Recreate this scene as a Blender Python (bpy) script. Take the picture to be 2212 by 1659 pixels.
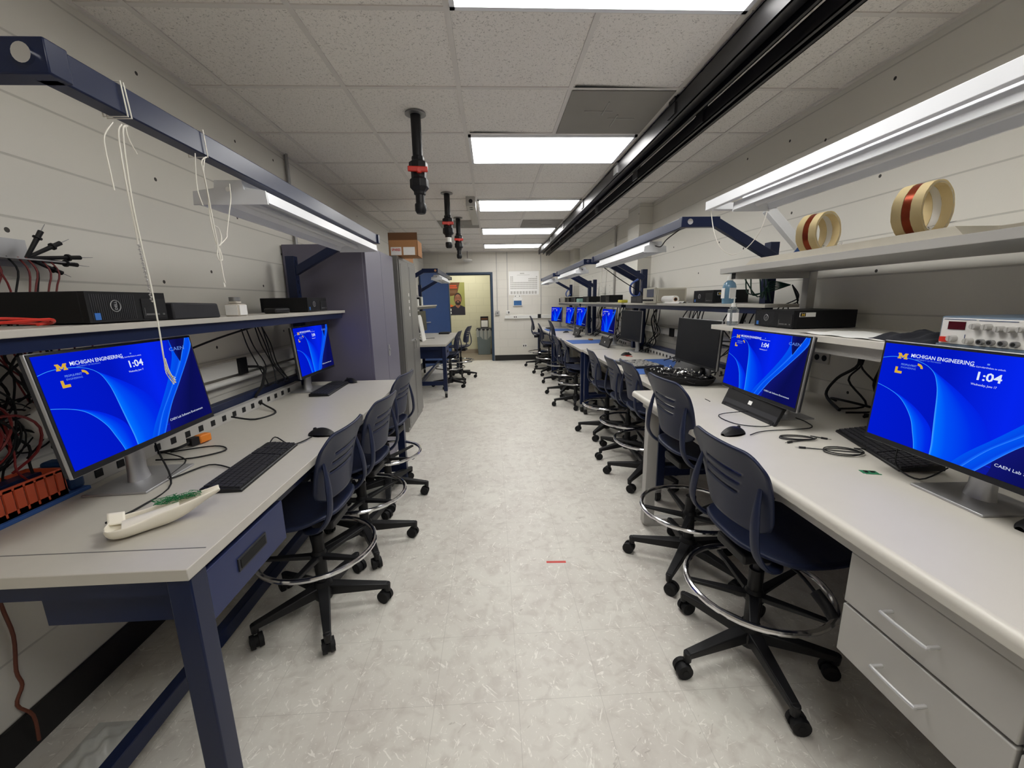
import bpy, bmesh, math, random
from mathutils import Vector, Matrix
random.seed(7)
for o in list(bpy.data.objects): bpy.data.objects.remove(o)
SC = bpy.context.scene
C = SC.collection
PI = math.pi
# ------------------------------------------------------------------ camera
def camera():
    f = 880.754; yaw, pit, rol = 0.04527406, -0.20042742, -0.01807809
    F = Vector((math.sin(yaw)*math.cos(pit), math.cos(yaw)*math.cos(pit), math.sin(pit)))
    r = Vector((math.cos(yaw), -math.sin(yaw), 0)); u = r.cross(F)
    r2 = r*math.cos(rol)+u*math.sin(rol); u2 = -r*math.sin(rol)+u*math.cos(rol)
    cd = bpy.data.cameras.new('camera'); cd.sensor_width = 36; cd.lens = f/2212*36
    cd.clip_start = 0.02; cd.clip_end = 60
    o = bpy.data.objects.new('camera', cd); C.objects.link(o)
    M = Matrix((r2, u2, -F)).transposed().to_4x4(); M.translation = Vector((0, 0, 1.43))
    o.matrix_world = M; SC.camera = o
camera()
# ------------------------------------------------------------------ world, exposure
W = bpy.data.worlds.new('world'); SC.world = W; W.use_nodes = True
W.node_tree.nodes['Background'].inputs[0].default_value = (0.02, 0.02, 0.021, 1)
W.node_tree.nodes['Background'].inputs[1].default_value = 1.0
SC.view_settings.view_transform = 'Standard'; SC.view_settings.look = 'None'
SC.view_settings.gamma = 1; SC.view_settings.use_curve_mapping = False
SC.view_settings.exposure = 0.0
SC.cycles.diffuse_bounces = 10; SC.cycles.max_bounces = 14
LAMP = 14.5        # emission of the ceiling diffusers
LIGHT_ROWS = (-4, -1, 2, 5, 8, 11)
GX0, GY0, GT, CH = -0.147, 1.881, 0.6096, 2.569     # ceiling grid origin, module, height
XL, XR, YB, YF = -1.57, 2.0, 9.97, -2.0             # walls
# ------------------------------------------------------------------ materials
def lin(c):
    return tuple(((v/255)/12.92 if v/255 <= 0.04045 else ((v/255+0.055)/1.055)**2.4) for v in c)
MATS = {}
def mat(name, rgb, rough=0.5, metal=0.0, var=0.06, scale=8.0, bump=0.0, bscale=200.0, coat=0.0, alpha=1.0, trans=0.0):
    if name in MATS: return MATS[name]
    m = bpy.data.materials.new(name); m.use_nodes = True
    nt = m.node_tree; N = nt.nodes; L = nt.links; b = N['Principled BSDF']
    c = lin(rgb)
    b.inputs['Roughness'].default_value = rough; b.inputs['Metallic'].default_value = metal
    tc = N.new('ShaderNodeTexCoord')
    if var > 0:
        no = N.new('ShaderNodeTexNoise'); no.inputs['Scale'].default_value = scale; no.inputs['Detail'].default_value = 4
        L.new(tc.outputs['Object'], no.inputs['Vector'])
        mx = N.new('ShaderNodeMix'); mx.data_type = 'RGBA'
        mx.inputs[6].default_value = tuple(v*(1-var) for v in c)+(1,)
        mx.inputs[7].default_value = tuple(min(1, v*(1+var)) for v in c)+(1,)
        L.new(no.outputs['Fac'], mx.inputs[0]); L.new(mx.outputs[2], b.inputs['Base Color'])
    else:
        b.inputs['Base Color'].default_value = c+(1,)
    if bump > 0:
        n2 = N.new('ShaderNodeTexNoise'); n2.inputs['Scale'].default_value = bscale; n2.inputs['Detail'].default_value = 3
        L.new(tc.outputs['Object'], n2.inputs['Vector'])
        bp = N.new('ShaderNodeBump'); bp.inputs['Strength'].default_value = bump; bp.inputs['Distance'].default_value = 0.002
        L.new(n2.outputs['Fac'], bp.inputs['Height']); L.new(bp.outputs[0], b.inputs['Normal'])
    if coat: b.inputs['Coat Weight'].default_value = coat; b.inputs['Coat Roughness'].default_value = 0.15
    if trans: b.inputs['Transmission Weight'].default_value = trans
    if alpha < 1: b.inputs['Alpha'].default_value = alpha
    MATS[name] = m; return m
def emit(name, rgb, strength):
    if name in MATS: return MATS[name]
    m = bpy.data.materials.new(name); m.use_nodes = True; nt = m.node_tree; nt.nodes.clear()
    e = nt.nodes.new('ShaderNodeEmission'); o = nt.nodes.new('ShaderNodeOutputMaterial')
    e.inputs[0].default_value = lin(rgb)+(1,); e.inputs[1].default_value = strength
    nt.links.new(e.outputs[0], o.inputs[0]); MATS[name] = m; return m
def nmath(N, L, op, a, b=None, clamp=False):
    n = N.new('ShaderNodeMath'); n.operation = op; n.use_clamp = clamp
    for i, v in enumerate((a, b)):
        if v is None: continue
        if isinstance(v, (int, float)): n.inputs[i].default_value = v
        else: L.new(v, n.inputs[i])
    return n.outputs[0]
def mixc(N, L, fac, a, b):
    mx = N.new('ShaderNodeMix'); mx.data_type = 'RGBA'
    for i, v in ((0, fac), (6, a), (7, b)):
        if isinstance(v, (int, float)): mx.inputs[i].default_value = v
        elif isinstance(v, tuple): mx.inputs[i].default_value = v+(1,) if len(v) == 3 else v
        else: L.new(v, mx.inputs[i])
    return mx.outputs[2]
def block_wall_mat(name, rgb, axis, holes=True, mort=0.72):
    """painted concrete block, 0.2 m courses; axis = horizontal axis of the wall"""
    m = bpy.data.materials.new(name); m.use_nodes = True
    N = m.node_tree.nodes; L = m.node_tree.links; b = N['Principled BSDF']; c = lin(rgb)
    g = N.new('ShaderNodeNewGeometry'); s = N.new('ShaderNodeSeparateXYZ'); L.new(g.outputs['Position'], s.inputs[0])
    h = s.outputs['XYZ'.index(axis)]
    z = nmath(N, L, 'SUBTRACT', s.outputs[2], 0.13-0.2*10)
    cb = N.new('ShaderNodeCombineXYZ'); L.new(nmath(N, L, 'ADD', h, 20.03), cb.inputs[0]); L.new(z, cb.inputs[1])
    br = N.new('ShaderNodeTexBrick'); L.new(cb.outputs[0], br.inputs['Vector'])
    br.inputs['Scale'].default_value = 1.0; br.inputs['Brick Width'].default_value = 0.4 if axis == 'X' else 40.0; br.inputs['Row Height'].default_value = 0.2
    br.inputs['Mortar Size'].default_value = 0.0045; br.inputs['Mortar Smooth'].default_value = 0.4; br.offset = 0.5
    br.inputs['Color1'].default_value = c+(1,); br.inputs['Color2'].default_value = tuple(v*0.97 for v in c)+(1,)
    br.inputs['Mortar'].default_value = tuple(v*mort for v in c)+(1,)
    col = br.outputs['Color']
    no = N.new('ShaderNodeTexNoise'); no.inputs['Scale'].default_value = 1.7; no.inputs['Detail'].default_value = 5
    L.new(g.outputs['Position'], no.inputs['Vector'])
    col = mixc(N, L, nmath(N, L, 'MULTIPLY', no.outputs['Fac'], 0.10), col, tuple(v*0.62 for v in c))
    if holes:
        vo = N.new('ShaderNodeTexVoronoi'); vo.inputs['Scale'].default_value = 2.6; vo.voronoi_dimensions = '2D'
        L.new(cb.outputs[0], vo.inputs['Vector'])
        dot = nmath(N, L, 'LESS_THAN', vo.outputs['Distance'], 0.022)
        sp = N.new('ShaderNodeSeparateColor'); L.new(vo.outputs['Color'], sp.inputs[0])
        gate = nmath(N, L, 'GREATER_THAN', sp.outputs[0], 0.25)
        col = mixc(N, L, nmath(N, L, 'MULTIPLY', dot, gate), col, (0.03, 0.025, 0.02))
    L.new(col, b.inputs['Base Color']); b.inputs['Roughness'].default_value = 0.55
    n2 = N.new('ShaderNodeTexNoise'); n2.inputs['Scale'].default_value = 90; n2.inputs['Detail'].default_value = 4
    L.new(g.outputs['Position'], n2.inputs['Vector'])
    hh = nmath(N, L, 'SUBTRACT', nmath(N, L, 'MULTIPLY', n2.outputs['Fac'], 0.12), br.outputs['Fac'])
    bp = N.new('ShaderNodeBump'); bp.inputs['Strength'].default_value = 0.35; bp.inputs['Distance'].default_value = 0.004
    L.new(hh, bp.inputs['Height']); L.new(bp.outputs[0], b.inputs['Normal'])
    return m
def floor_mat():
    m = bpy.data.materials.new('vinyl_tile'); m.use_nodes = True
    N = m.node_tree.nodes; L = m.node_tree.links; b = N['Principled BSDF']
    g = N.new('ShaderNodeNewGeometry'); P = g.outputs['Position']
    def noise(sc, det=4, dist=0, sx=1, sy=1):
        mp = N.new('ShaderNodeMapping'); mp.inputs['Scale'].default_value = (sx, sy, 1); L.new(P, mp.inputs[0])
        n = N.new('ShaderNodeTexNoise'); n.inputs['Scale'].default_value = sc; n.inputs['Detail'].default_value = det
        n.inputs['Distortion'].default_value = dist; L.new(mp.outputs[0], n.inputs['Vector']); return n.outputs['Fac']
    def ramp(v, a, b_):
        r = N.new('ShaderNodeMapRange'); r.inputs[1].default_value = a; r.inputs[2].default_value = b_; L.new(v, r.inputs[0]); return r.outputs[0]
    base = mixc(N, L, ramp(noise(3, 5), .35, .7), lin((212, 209, 200)), lin((200, 195, 187)))
    base = mixc(N, L, nmath(N, L, 'MULTIPLY', ramp(noise(16, 5, .6), .48, .68), .5), base, lin((178, 170, 162)))
    # thin pale streaks in several directions
    def streak(angle, sc, seed, thr):
        mp = N.new('ShaderNodeMapping'); mp.inputs['Rotation'].default_value = (0, 0, angle); mp.inputs['Location'].default_value = (seed, seed*2.3, 0)
        mp2 = N.new('ShaderNodeMapping'); mp2.inputs['Scale'].default_value = (1, .24, 1)
        L.new(P, mp.inputs[0]); L.new(mp.outputs[0], mp2.inputs[0])
        n = N.new('ShaderNodeTexNoise'); n.inputs['Scale'].default_value = sc; n.inputs['Detail'].default_value = 2; n.inputs['Distortion'].default_value = 1.5
        L.new(mp2.outputs[0], n.inputs['Vector']); return ramp(n.outputs['Fac'], thr, thr+.035)
    s = None
    for k, (a, sc, sd) in enumerate(((0.4, 62, 1), (1.3, 70, 5), (2.3, 58, 9), (2.9, 75, 14))):
        v = streak(a, sc*1.1, sd, .675)
        s = v if s is None else nmath(N, L, 'MAXIMUM', s, v)
    base = mixc(N, L, nmath(N, L, 'MULTIPLY', s, .55), base, lin((246, 243, 236)))
    sd = streak(.9, 40, 31, .72)
    base = mixc(N, L, nmath(N, L, 'MULTIPLY', sd, .45), base, lin((146, 136, 128)))
    br = N.new('ShaderNodeTexBrick'); mp = N.new('ShaderNodeMapping'); mp.inputs['Location'].default_value = (10.0, 10.05, 0)
    L.new(P, mp.inputs[0]); L.new(mp.outputs[0], br.inputs['Vector']); br.offset = 0
    br.inputs['Scale'].default_value = 1; br.inputs['Brick Width'].default_value = .3048; br.inputs['Row Height'].default_value = .3048
    br.inputs['Mortar Size'].default_value = .0012; br.inputs['Mortar Smooth'].default_value = .3
    base = mixc(N, L, nmath(N, L, 'MULTIPLY', br.outputs['Fac'], .28), base, lin((120, 114, 108)))
    L.new(base, b.inputs['Base Color'])
    L.new(nmath(N, L, 'ADD', nmath(N, L, 'MULTIPLY', noise(9, 4), .18), .33), b.inputs['Roughness'])
    return m
def ceiling_mat():
    m = bpy.data.materials.new('fissured_tile'); m.use_nodes = True
    N = m.node_tree.nodes; L = m.node_tree.links; b = N['Principled BSDF']
    g = N.new('ShaderNodeNewGeometry'); P = g.outputs['Position']
    n = N.new('ShaderNodeTexNoise'); n.inputs['Scale'].default_value = 100; n.inputs['Detail'].default_value = 3; n.inputs['Distortion'].default_value = 1.2
    L.new(P, n.inputs['Vector'])
    r = N.new('ShaderNodeMapRange'); r.inputs[1].default_value = .58; r.inputs[2].default_value = .66; L.new(n.outputs['Fac'], r.inputs[0])
    v = N.new('ShaderNodeTexVoronoi'); v.inputs['Scale'].default_value = 120; L.new(P, v.inputs['Vector'])
    pin = nmath(N, L, 'MULTIPLY', nmath(N, L, 'LESS_THAN', v.outputs['Distance'], .18), .5)
    fac = nmath(N, L, 'MAXIMUM', r.outputs[0], pin)
    n3 = N.new('ShaderNodeTexNoise'); n3.inputs['Scale'].default_value = .9; L.new(P, n3.inputs['Vector'])
    base = mixc(N, L, n3.outputs['Fac'], lin((236, 232, 226)), lin((228, 224, 219)))
    L.new(mixc(N, L, nmath(N, L, 'MULTIPLY', fac, .55), base, lin((132, 127, 121))), b.inputs['Base Color'])
    b.inputs['Roughness'].default_value = .9
    bp = N.new('ShaderNodeBump'); bp.inputs['Strength'].default_value = .5; bp.inputs['Distance'].default_value = .002; bp.invert = True
    L.new(fac, bp.inputs['Height']); L.new(bp.outputs[0], b.inputs['Normal'])
    return m
M_wl = block_wall_mat('block_wall_side', (218, 215, 206), 'Y')
M_wb = block_wall_mat('block_wall_end', (222, 218, 208), 'X', holes=False, mort=.87)
M_hall = block_wall_mat('block_wall_hall', (212, 209, 180), 'X', holes=False, mort=.85)
M_floor = floor_mat(); M_ceil = ceiling_mat()
M_grid = mat('grid_paint', (214, 210, 205), .5)
M_navy = mat('navy_plastic', (29, 36, 60), .42, var=.05, scale=20, bump=.15, bscale=900)
M_blue = mat('blue_enamel', (22, 32, 62), .30, var=.05, scale=6, coat=.0)
M_bluel = mat('blue_enamel_drawer', (40, 50, 90), .38, var=.05, scale=6)
M_blk = mat('black_plastic', (26, 26, 28), .45, var=.08, scale=30)
M_blkm = mat('black_matte', (20, 20, 22), .65, var=.08, scale=30)
M_gblk = mat('charcoal_plastic', (46, 46, 50), .5, var=.06, scale=30)
M_chr = mat('chrome', (225, 225, 228), .12, 1.0, var=.02)
M_alu = mat('brushed_aluminium', (176, 176, 178), .42, .75, var=.05, scale=40)
M_lam = mat('grey_laminate', (186, 182, 173), .42, var=.04, scale=25)
M_lam2 = mat('white_laminate', (194, 190, 181), .40, var=.03, scale=12)
M_lamedge = mat('laminate_edge', (206, 202, 192), .45, var=.03)
M_wht = mat('white_enamel', (222, 224, 228), .32, var=.02)
M_cream = mat('cream_board', (214, 208, 192), .6, var=.05, scale=30)
M_whp = mat('white_plastic', (228, 227, 222), .45, var=.02)
M_paper = mat('paper', (236, 235, 232), .8, var=.02)
M_lgrey = mat('grey_enamel', (176, 174, 170), .42, var=.03)
M_dgrey = mat('dark_grey_enamel', (96, 95, 95), .5, var=.04)
M_cab = mat('purple_grey_enamel', (104, 101, 118), .38, var=.05, scale=3)
M_cabg = mat('grey_cabinet_enamel', (120, 119, 116), .32, .35, var=.06, scale=3)
M_orange = mat('orange_plastic', (200, 84, 50), .55)
M_orange2 = mat('orange_plug', (226, 130, 34), .5)
M_red = mat('red_plastic', (196, 42, 26), .42)
M_redw = mat('red_wire', (120, 24, 26), .5)
M_green = mat('green_board', (40, 112, 78), .5, scale=300, var=.3)
M_rope = mat('white_cord', (226, 222, 212), .8)
M_rub = mat('black_rubber', (18, 18, 18), .7)
M_base = mat('black_vinyl_base', (22, 21, 21), .5)
M_galv = mat('galvanised_steel', (150, 150, 150), .4, .8)
M_strut = mat('black_strut', (50, 49, 50), .4, .6, var=.25, scale=5)
M_card = mat('cardboard', (170, 122, 80), .85)
M_cardd = mat('cardboard_inside', (104, 70, 42), .85)
M_copper = mat('copper_wire', (150, 62, 34), .3, .6, var=.15, scale=60)
M_tape = mat('masking_tape', (220, 200, 152), .75)
M_beige = mat('beige_plastic', (190, 186, 172), .5)
M_ymat = mat('yellow_plastic', (206, 196, 60), .5)
M_bmat = mat('blue_bench_mat', (52, 92, 160), .7)
M_yel = mat('olive_yellow', (168, 164, 70), .5)
M_doorb = mat('door_blue', (52, 78, 128), .45)
M_frameb = mat('frame_teal_blue', (44, 64, 86), .45)
M_clear = mat('clear_gel', (225, 232, 236), .05, trans=.9, var=0)
M_cleblu = mat('blue_gel', (150, 196, 226), .08, trans=.6, var=0)
M_lens = None
M_vent = mat('grey_perforated', (136, 132, 126), .7, var=.1, scale=4)
M_dark = mat('dark_void', (12, 12, 12), .9, var=0)
M_skin = mat('poster_skin', (150, 100, 76), .6)
M_hair = mat('poster_dark', (40, 28, 26), .6)
M_shirt = mat('poster_shirt', (36, 34, 46), .6)
M_olive = mat('poster_olive', (150, 150, 84), .6)
M_brown = mat('poster_brown', (96, 58, 28), .6)
M_porange = mat('poster_orange', (226, 110, 40), .6)
M_slate = mat('blue_grey_enamel', (88, 104, 120), .45)
M_fgface = mat('instrument_face', (214, 212, 208), .45)
M_redlcd = mat('red_display', (70, 14, 18), .2)
M_grbin = mat('grey_bin', (112, 124, 128), .5)
M_bag = mat('clear_bag', (215, 218, 214), .3, alpha=.55)
M_hfloor = mat('hall_floor', (132, 122, 108), .5)
M_hbase = mat('hall_base', (150, 138, 122), .6)
M_prox = mat('white_shell', (232, 226, 210), .4, var=.04, scale=20)
M_cloth = mat('black_cloth', (22, 24, 32), .9)
M_lcd = mat('blue_grey_screen', (62, 72, 100), .25)
M_off = mat('screen_off', (26, 27, 30), .25, var=0)
for _m in (M_navy, M_blk, M_blkm, M_blue, M_bluel, M_gblk, M_off): _m.node_tree.nodes['Principled BSDF'].inputs['Specular IOR Level'].default_value = .3
# ------------------------------------------------------------------ mesh helper
class MB:
    def __init__(s): s.v = []; s.f = []; s.m = []; s.uv = {}
    def add(s, vs, fs, mi=0):
        o = len(s.v); s.v += [tuple(v) for v in vs]
        for f in fs: s.f.append(tuple(i+o for i in f)); s.m.append(mi)
        return s
    def box(s, x0, x1, y0, y1, z0, z1, mi=0, M=None):
        vs = [Vector(p) for p in ((x0,y0,z0),(x1,y0,z0),(x1,y1,z0),(x0,y1,z0),(x0,y0,z1),(x1,y0,z1),(x1,y1,z1),(x0,y1,z1))]
        if M: vs = [M @ v for v in vs]
        return s.add(vs, [(0,3,2,1),(4,5,6,7),(0,1,5,4),(1,2,6,5),(2,3,7,6),(3,0,4,7)], mi)
    def bar(s, a, b, w, h, mi=0, up=(0,0,1), w2=None, h2=None):
        a = Vector(a); b = Vector(b); d = (b-a).normalized(); u = Vector(up)
        r = d.cross(u)
        if r.length < 1e-4: r = d.cross(Vector((0,1,0)))
        r.normalize(); u = r.cross(d)
        vs = []
        for p, ww, hh in ((a, w, h), (b, w2 or w, h2 or h)):
            for sx, sy in ((-1,-1),(1,-1),(1,1),(-1,1)): vs.append(p+r*sx*ww/2+u*sy*hh/2)
        return s.add(vs, [(0,1,2,3),(7,6,5,4),(0,4,5,1),(1,5,6,2),(2,6,7,3),(3,7,4,0)], mi)
    def cyl(s, a, b, r, r2=None, n=16, mi=0, cap=True):
        a = Vector(a); b = Vector(b); d = (b-a).normalized(); r2 = r if r2 is None else r2
        x = d.orthogonal().normalized(); y = d.cross(x); vs = []
        for p, rr in ((a, r), (b, r2)):
            for i in range(n): t = 2*PI*i/n; vs.append(p+x*rr*math.cos(t)+y*rr*math.sin(t))
        fs = [(i, (i+1) % n, n+(i+1) % n, n+i) for i in range(n)]
        if cap: fs += [tuple(range(n))[::-1], tuple(range(n, 2*n))]
        return s.add(vs, fs, mi)
    def lathe(s, prof, c=(0,0,0), n=24, mi=0, axis='Z'):
        vs = []; c = Vector(c)
        for r, z in prof:
            for i in range(n):
                t = 2*PI*i/n; p = (r*math.cos(t), r*math.sin(t), z)
                if axis == 'Y': p = (p[0], p[2], p[1])
                if axis == 'X': p = (p[2], p[0], p[1])
                vs.append(c+Vector(p))
        k = len(prof); fs = []
        for j in range(k-1):
            for i in range(n): fs.append((j*n+i, j*n+(i+1) % n, (j+1)*n+(i+1) % n, (j+1)*n+i))
        if prof[0][0] > 1e-5: fs.append(tuple(range(n))[::-1])
        if prof[-1][0] > 1e-5: fs.append(tuple((k-1)*n+i for i in range(n)))
        return s.add(vs, fs, mi)
    def tube(s, pts, r, n=6, mi=0, sub=4, closed=False, flat=None, taper=None):
        P = [Vector(p) for p in pts]
        if sub > 1 and len(P) > 2:
            Q = []; k = len(P); rng = k if closed else k-1
            for i in range(rng):
                g = (lambda j: P[j % k]) if closed else (lambda j: P[max(0, min(k-1, j))])
                p0, p1, p2, p3 = g(i-1), g(i), g(i+1), g(i+2)
                for q in range(sub):
                    t = q/sub; Q.append(.5*((2*p1)+(-p0+p2)*t+(2*p0-5*p1+4*p2-p3)*t*t+(-p0+3*p1-3*p2+p3)*t**3))
            if not closed: Q.append(P[-1])
            P = Q
        k = len(P); vs = []; T0 = None; x = None
        for i in range(k):
            a = P[(i-1) % k] if closed or i > 0 else P[0]; b = P[(i+1) % k] if closed or i < k-1 else P[-1]
            t = (b-a); t = t.normalized() if t.length > 1e-9 else Vector((0,0,1))
            if x is None: x = t.orthogonal().normalized() if flat is None else (Vector(flat)-t*t.dot(Vector(flat))).normalized()
            else: x = x-t*t.dot(x); x = x.normalized() if x.length > 1e-6 else t.orthogonal().normalized()
            y = t.cross(x)
            ra = rb = r
            if isinstance(r, tuple): ra, rb = r
            if taper: ra *= taper(i/(k-1)); rb *= taper(i/(k-1))
            for j in range(n):
                an = 2*PI*j/n; vs.append(P[i]+x*ra*math.cos(an)+y*rb*math.sin(an))
        fs = []
        for i in range(k if closed else k-1):
            for j in range(n): fs.append((i*n+j, i*n+(j+1) % n, ((i+1) % k)*n+(j+1) % n, ((i+1) % k)*n+j))
        if not closed: fs += [tuple(range(n))[::-1], tuple((k-1)*n+j for j in range(n))]
        return s.add(vs, fs, mi)
    def prism(s, poly, h0, h1, plane='XY', mi=0):
        n = len(poly); g = {'XY': lambda p, h: (p[0], p[1], h), 'XZ': lambda p, h: (p[0], h, p[1]), 'YZ': lambda p, h: (h, p[0], p[1])}[plane]
        vs = [g(p, h0) for p in poly]+[g(p, h1) for p in poly]
        return s.add(vs, [tuple(range(n))[::-1], tuple(range(n, 2*n))]+[(i, (i+1) % n, n+(i+1) % n, n+i) for i in range(n)], mi)
    def grid(s, fn, nu, nv, mi=0, skip=None):
        vs = [fn(i/nu, j/nv) for j in range(nv+1) for i in range(nu+1)]; fs = []
        for j in range(nv):
            for i in range(nu):
                if skip and skip(i, j): continue
                a = j*(nu+1)+i; fs.append((a, a+1, a+nu+2, a+nu+1))
        return s.add(vs, fs, mi)
    def xf(s, M): s.v = [tuple(M @ Vector(v)) for v in s.v]; return s
    def build(s, name, mats, parent=None, bevel=0, thick=0, smooth=35, sub=0, label=None, kind=None, loc=None):
        me = bpy.data.meshes.new(name); me.from_pydata(s.v, [], s.f)
        if not isinstance(mats, (list, tuple)): mats = [mats]
        for m in mats: me.materials.append(m)
        for p, mi in zip(me.polygons, s.m): p.material_index = mi
        bm = bmesh.new(); bm.from_mesh(me); bmesh.ops.recalc_face_normals(bm, faces=bm.faces); bm.to_mesh(me); bm.free()
        me.polygons.foreach_set('use_smooth', [True]*len(me.polygons)); me.set_sharp_from_angle(angle=math.radians(smooth))
        o = bpy.data.objects.new(name, me); C.objects.link(o)
        if parent: o.parent = parent
        if loc: o.location = loc
        if thick:
            md = o.modifiers.new('thick', 'SOLIDIFY'); md.thickness = thick; md.offset = 0
        if sub:
            md = o.modifiers.new('sub', 'SUBSURF'); md.levels = sub; md.render_levels = sub
        if bevel:
            md = o.modifiers.new('bev', 'BEVEL'); md.width = bevel; md.segments = 2; md.limit_method = 'ANGLE'; md.angle_limit = math.radians(40)
        if label: o['label'] = label
        if kind: o['kind'] = kind
        return o
def thing(name, label, cat, loc=(0,0,0), rotz=0, group=None):
    o = bpy.data.objects.new(name, None); C.objects.link(o); o.empty_display_size = .1
    o.location = loc; o.rotation_euler = (0, 0, rotz); o['label'] = label; o['category'] = cat
    if group: o['group'] = group
    return o
def tag(o, label, cat, group=None):
    o['label'] = label; o['category'] = cat
    if group: o['group'] = group
    return o
def struct(o): o['kind'] = 'structure'; return o
def kids(o): return [c for c in bpy.data.objects if c.parent == o]
def copy_tree(o, loc, rotz, label, group=None):
    def cp(a, par):
        c = a.copy(); C.objects.link(c); c.parent = par
        for k in kids(a): cp(k, c)
        return c
    r = cp(o, None); r.location = loc; r.rotation_euler = (0, 0, rotz); r['label'] = label
    if group: r['group'] = group
    return r
FONT = {}
def text_mesh(mb, txt, x, y, size, mi, z=0.0, width=None, bold=0.0, M=None, align='LEFT', rot=0):
    """append filled text outline to mb in its XY plane at z, optionally mapped by M"""
    cu = bpy.data.curves.new('t', 'FONT'); cu.body = txt; cu.size = size; cu.resolution_u = 2; cu.offset = bold; cu.align_x = align
    o = bpy.data.objects.new('t', cu); C.objects.link(o)
    dg = bpy.context.evaluated_depsgraph_get(); me = bpy.data.meshes.new_from_object(o.evaluated_get(dg))
    vs = [v.co.copy() for v in me.vertices]; fs = [tuple(p.vertices) for p in me.polygons]
    bpy.data.objects.remove(o); bpy.data.curves.remove(cu); bpy.data.meshes.remove(me)
    if width and vs:
        w = max(v.x for v in vs)-min(v.x for v in vs); k = width/w
        for v in vs: v.x *= k
    R = Matrix.Rotation(rot, 3, 'Z')
    vs = [R @ v + Vector((x, y, z)) for v in vs]
    if M: vs = [M @ v for v in vs]
    mb.add(vs, fs, mi)
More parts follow.
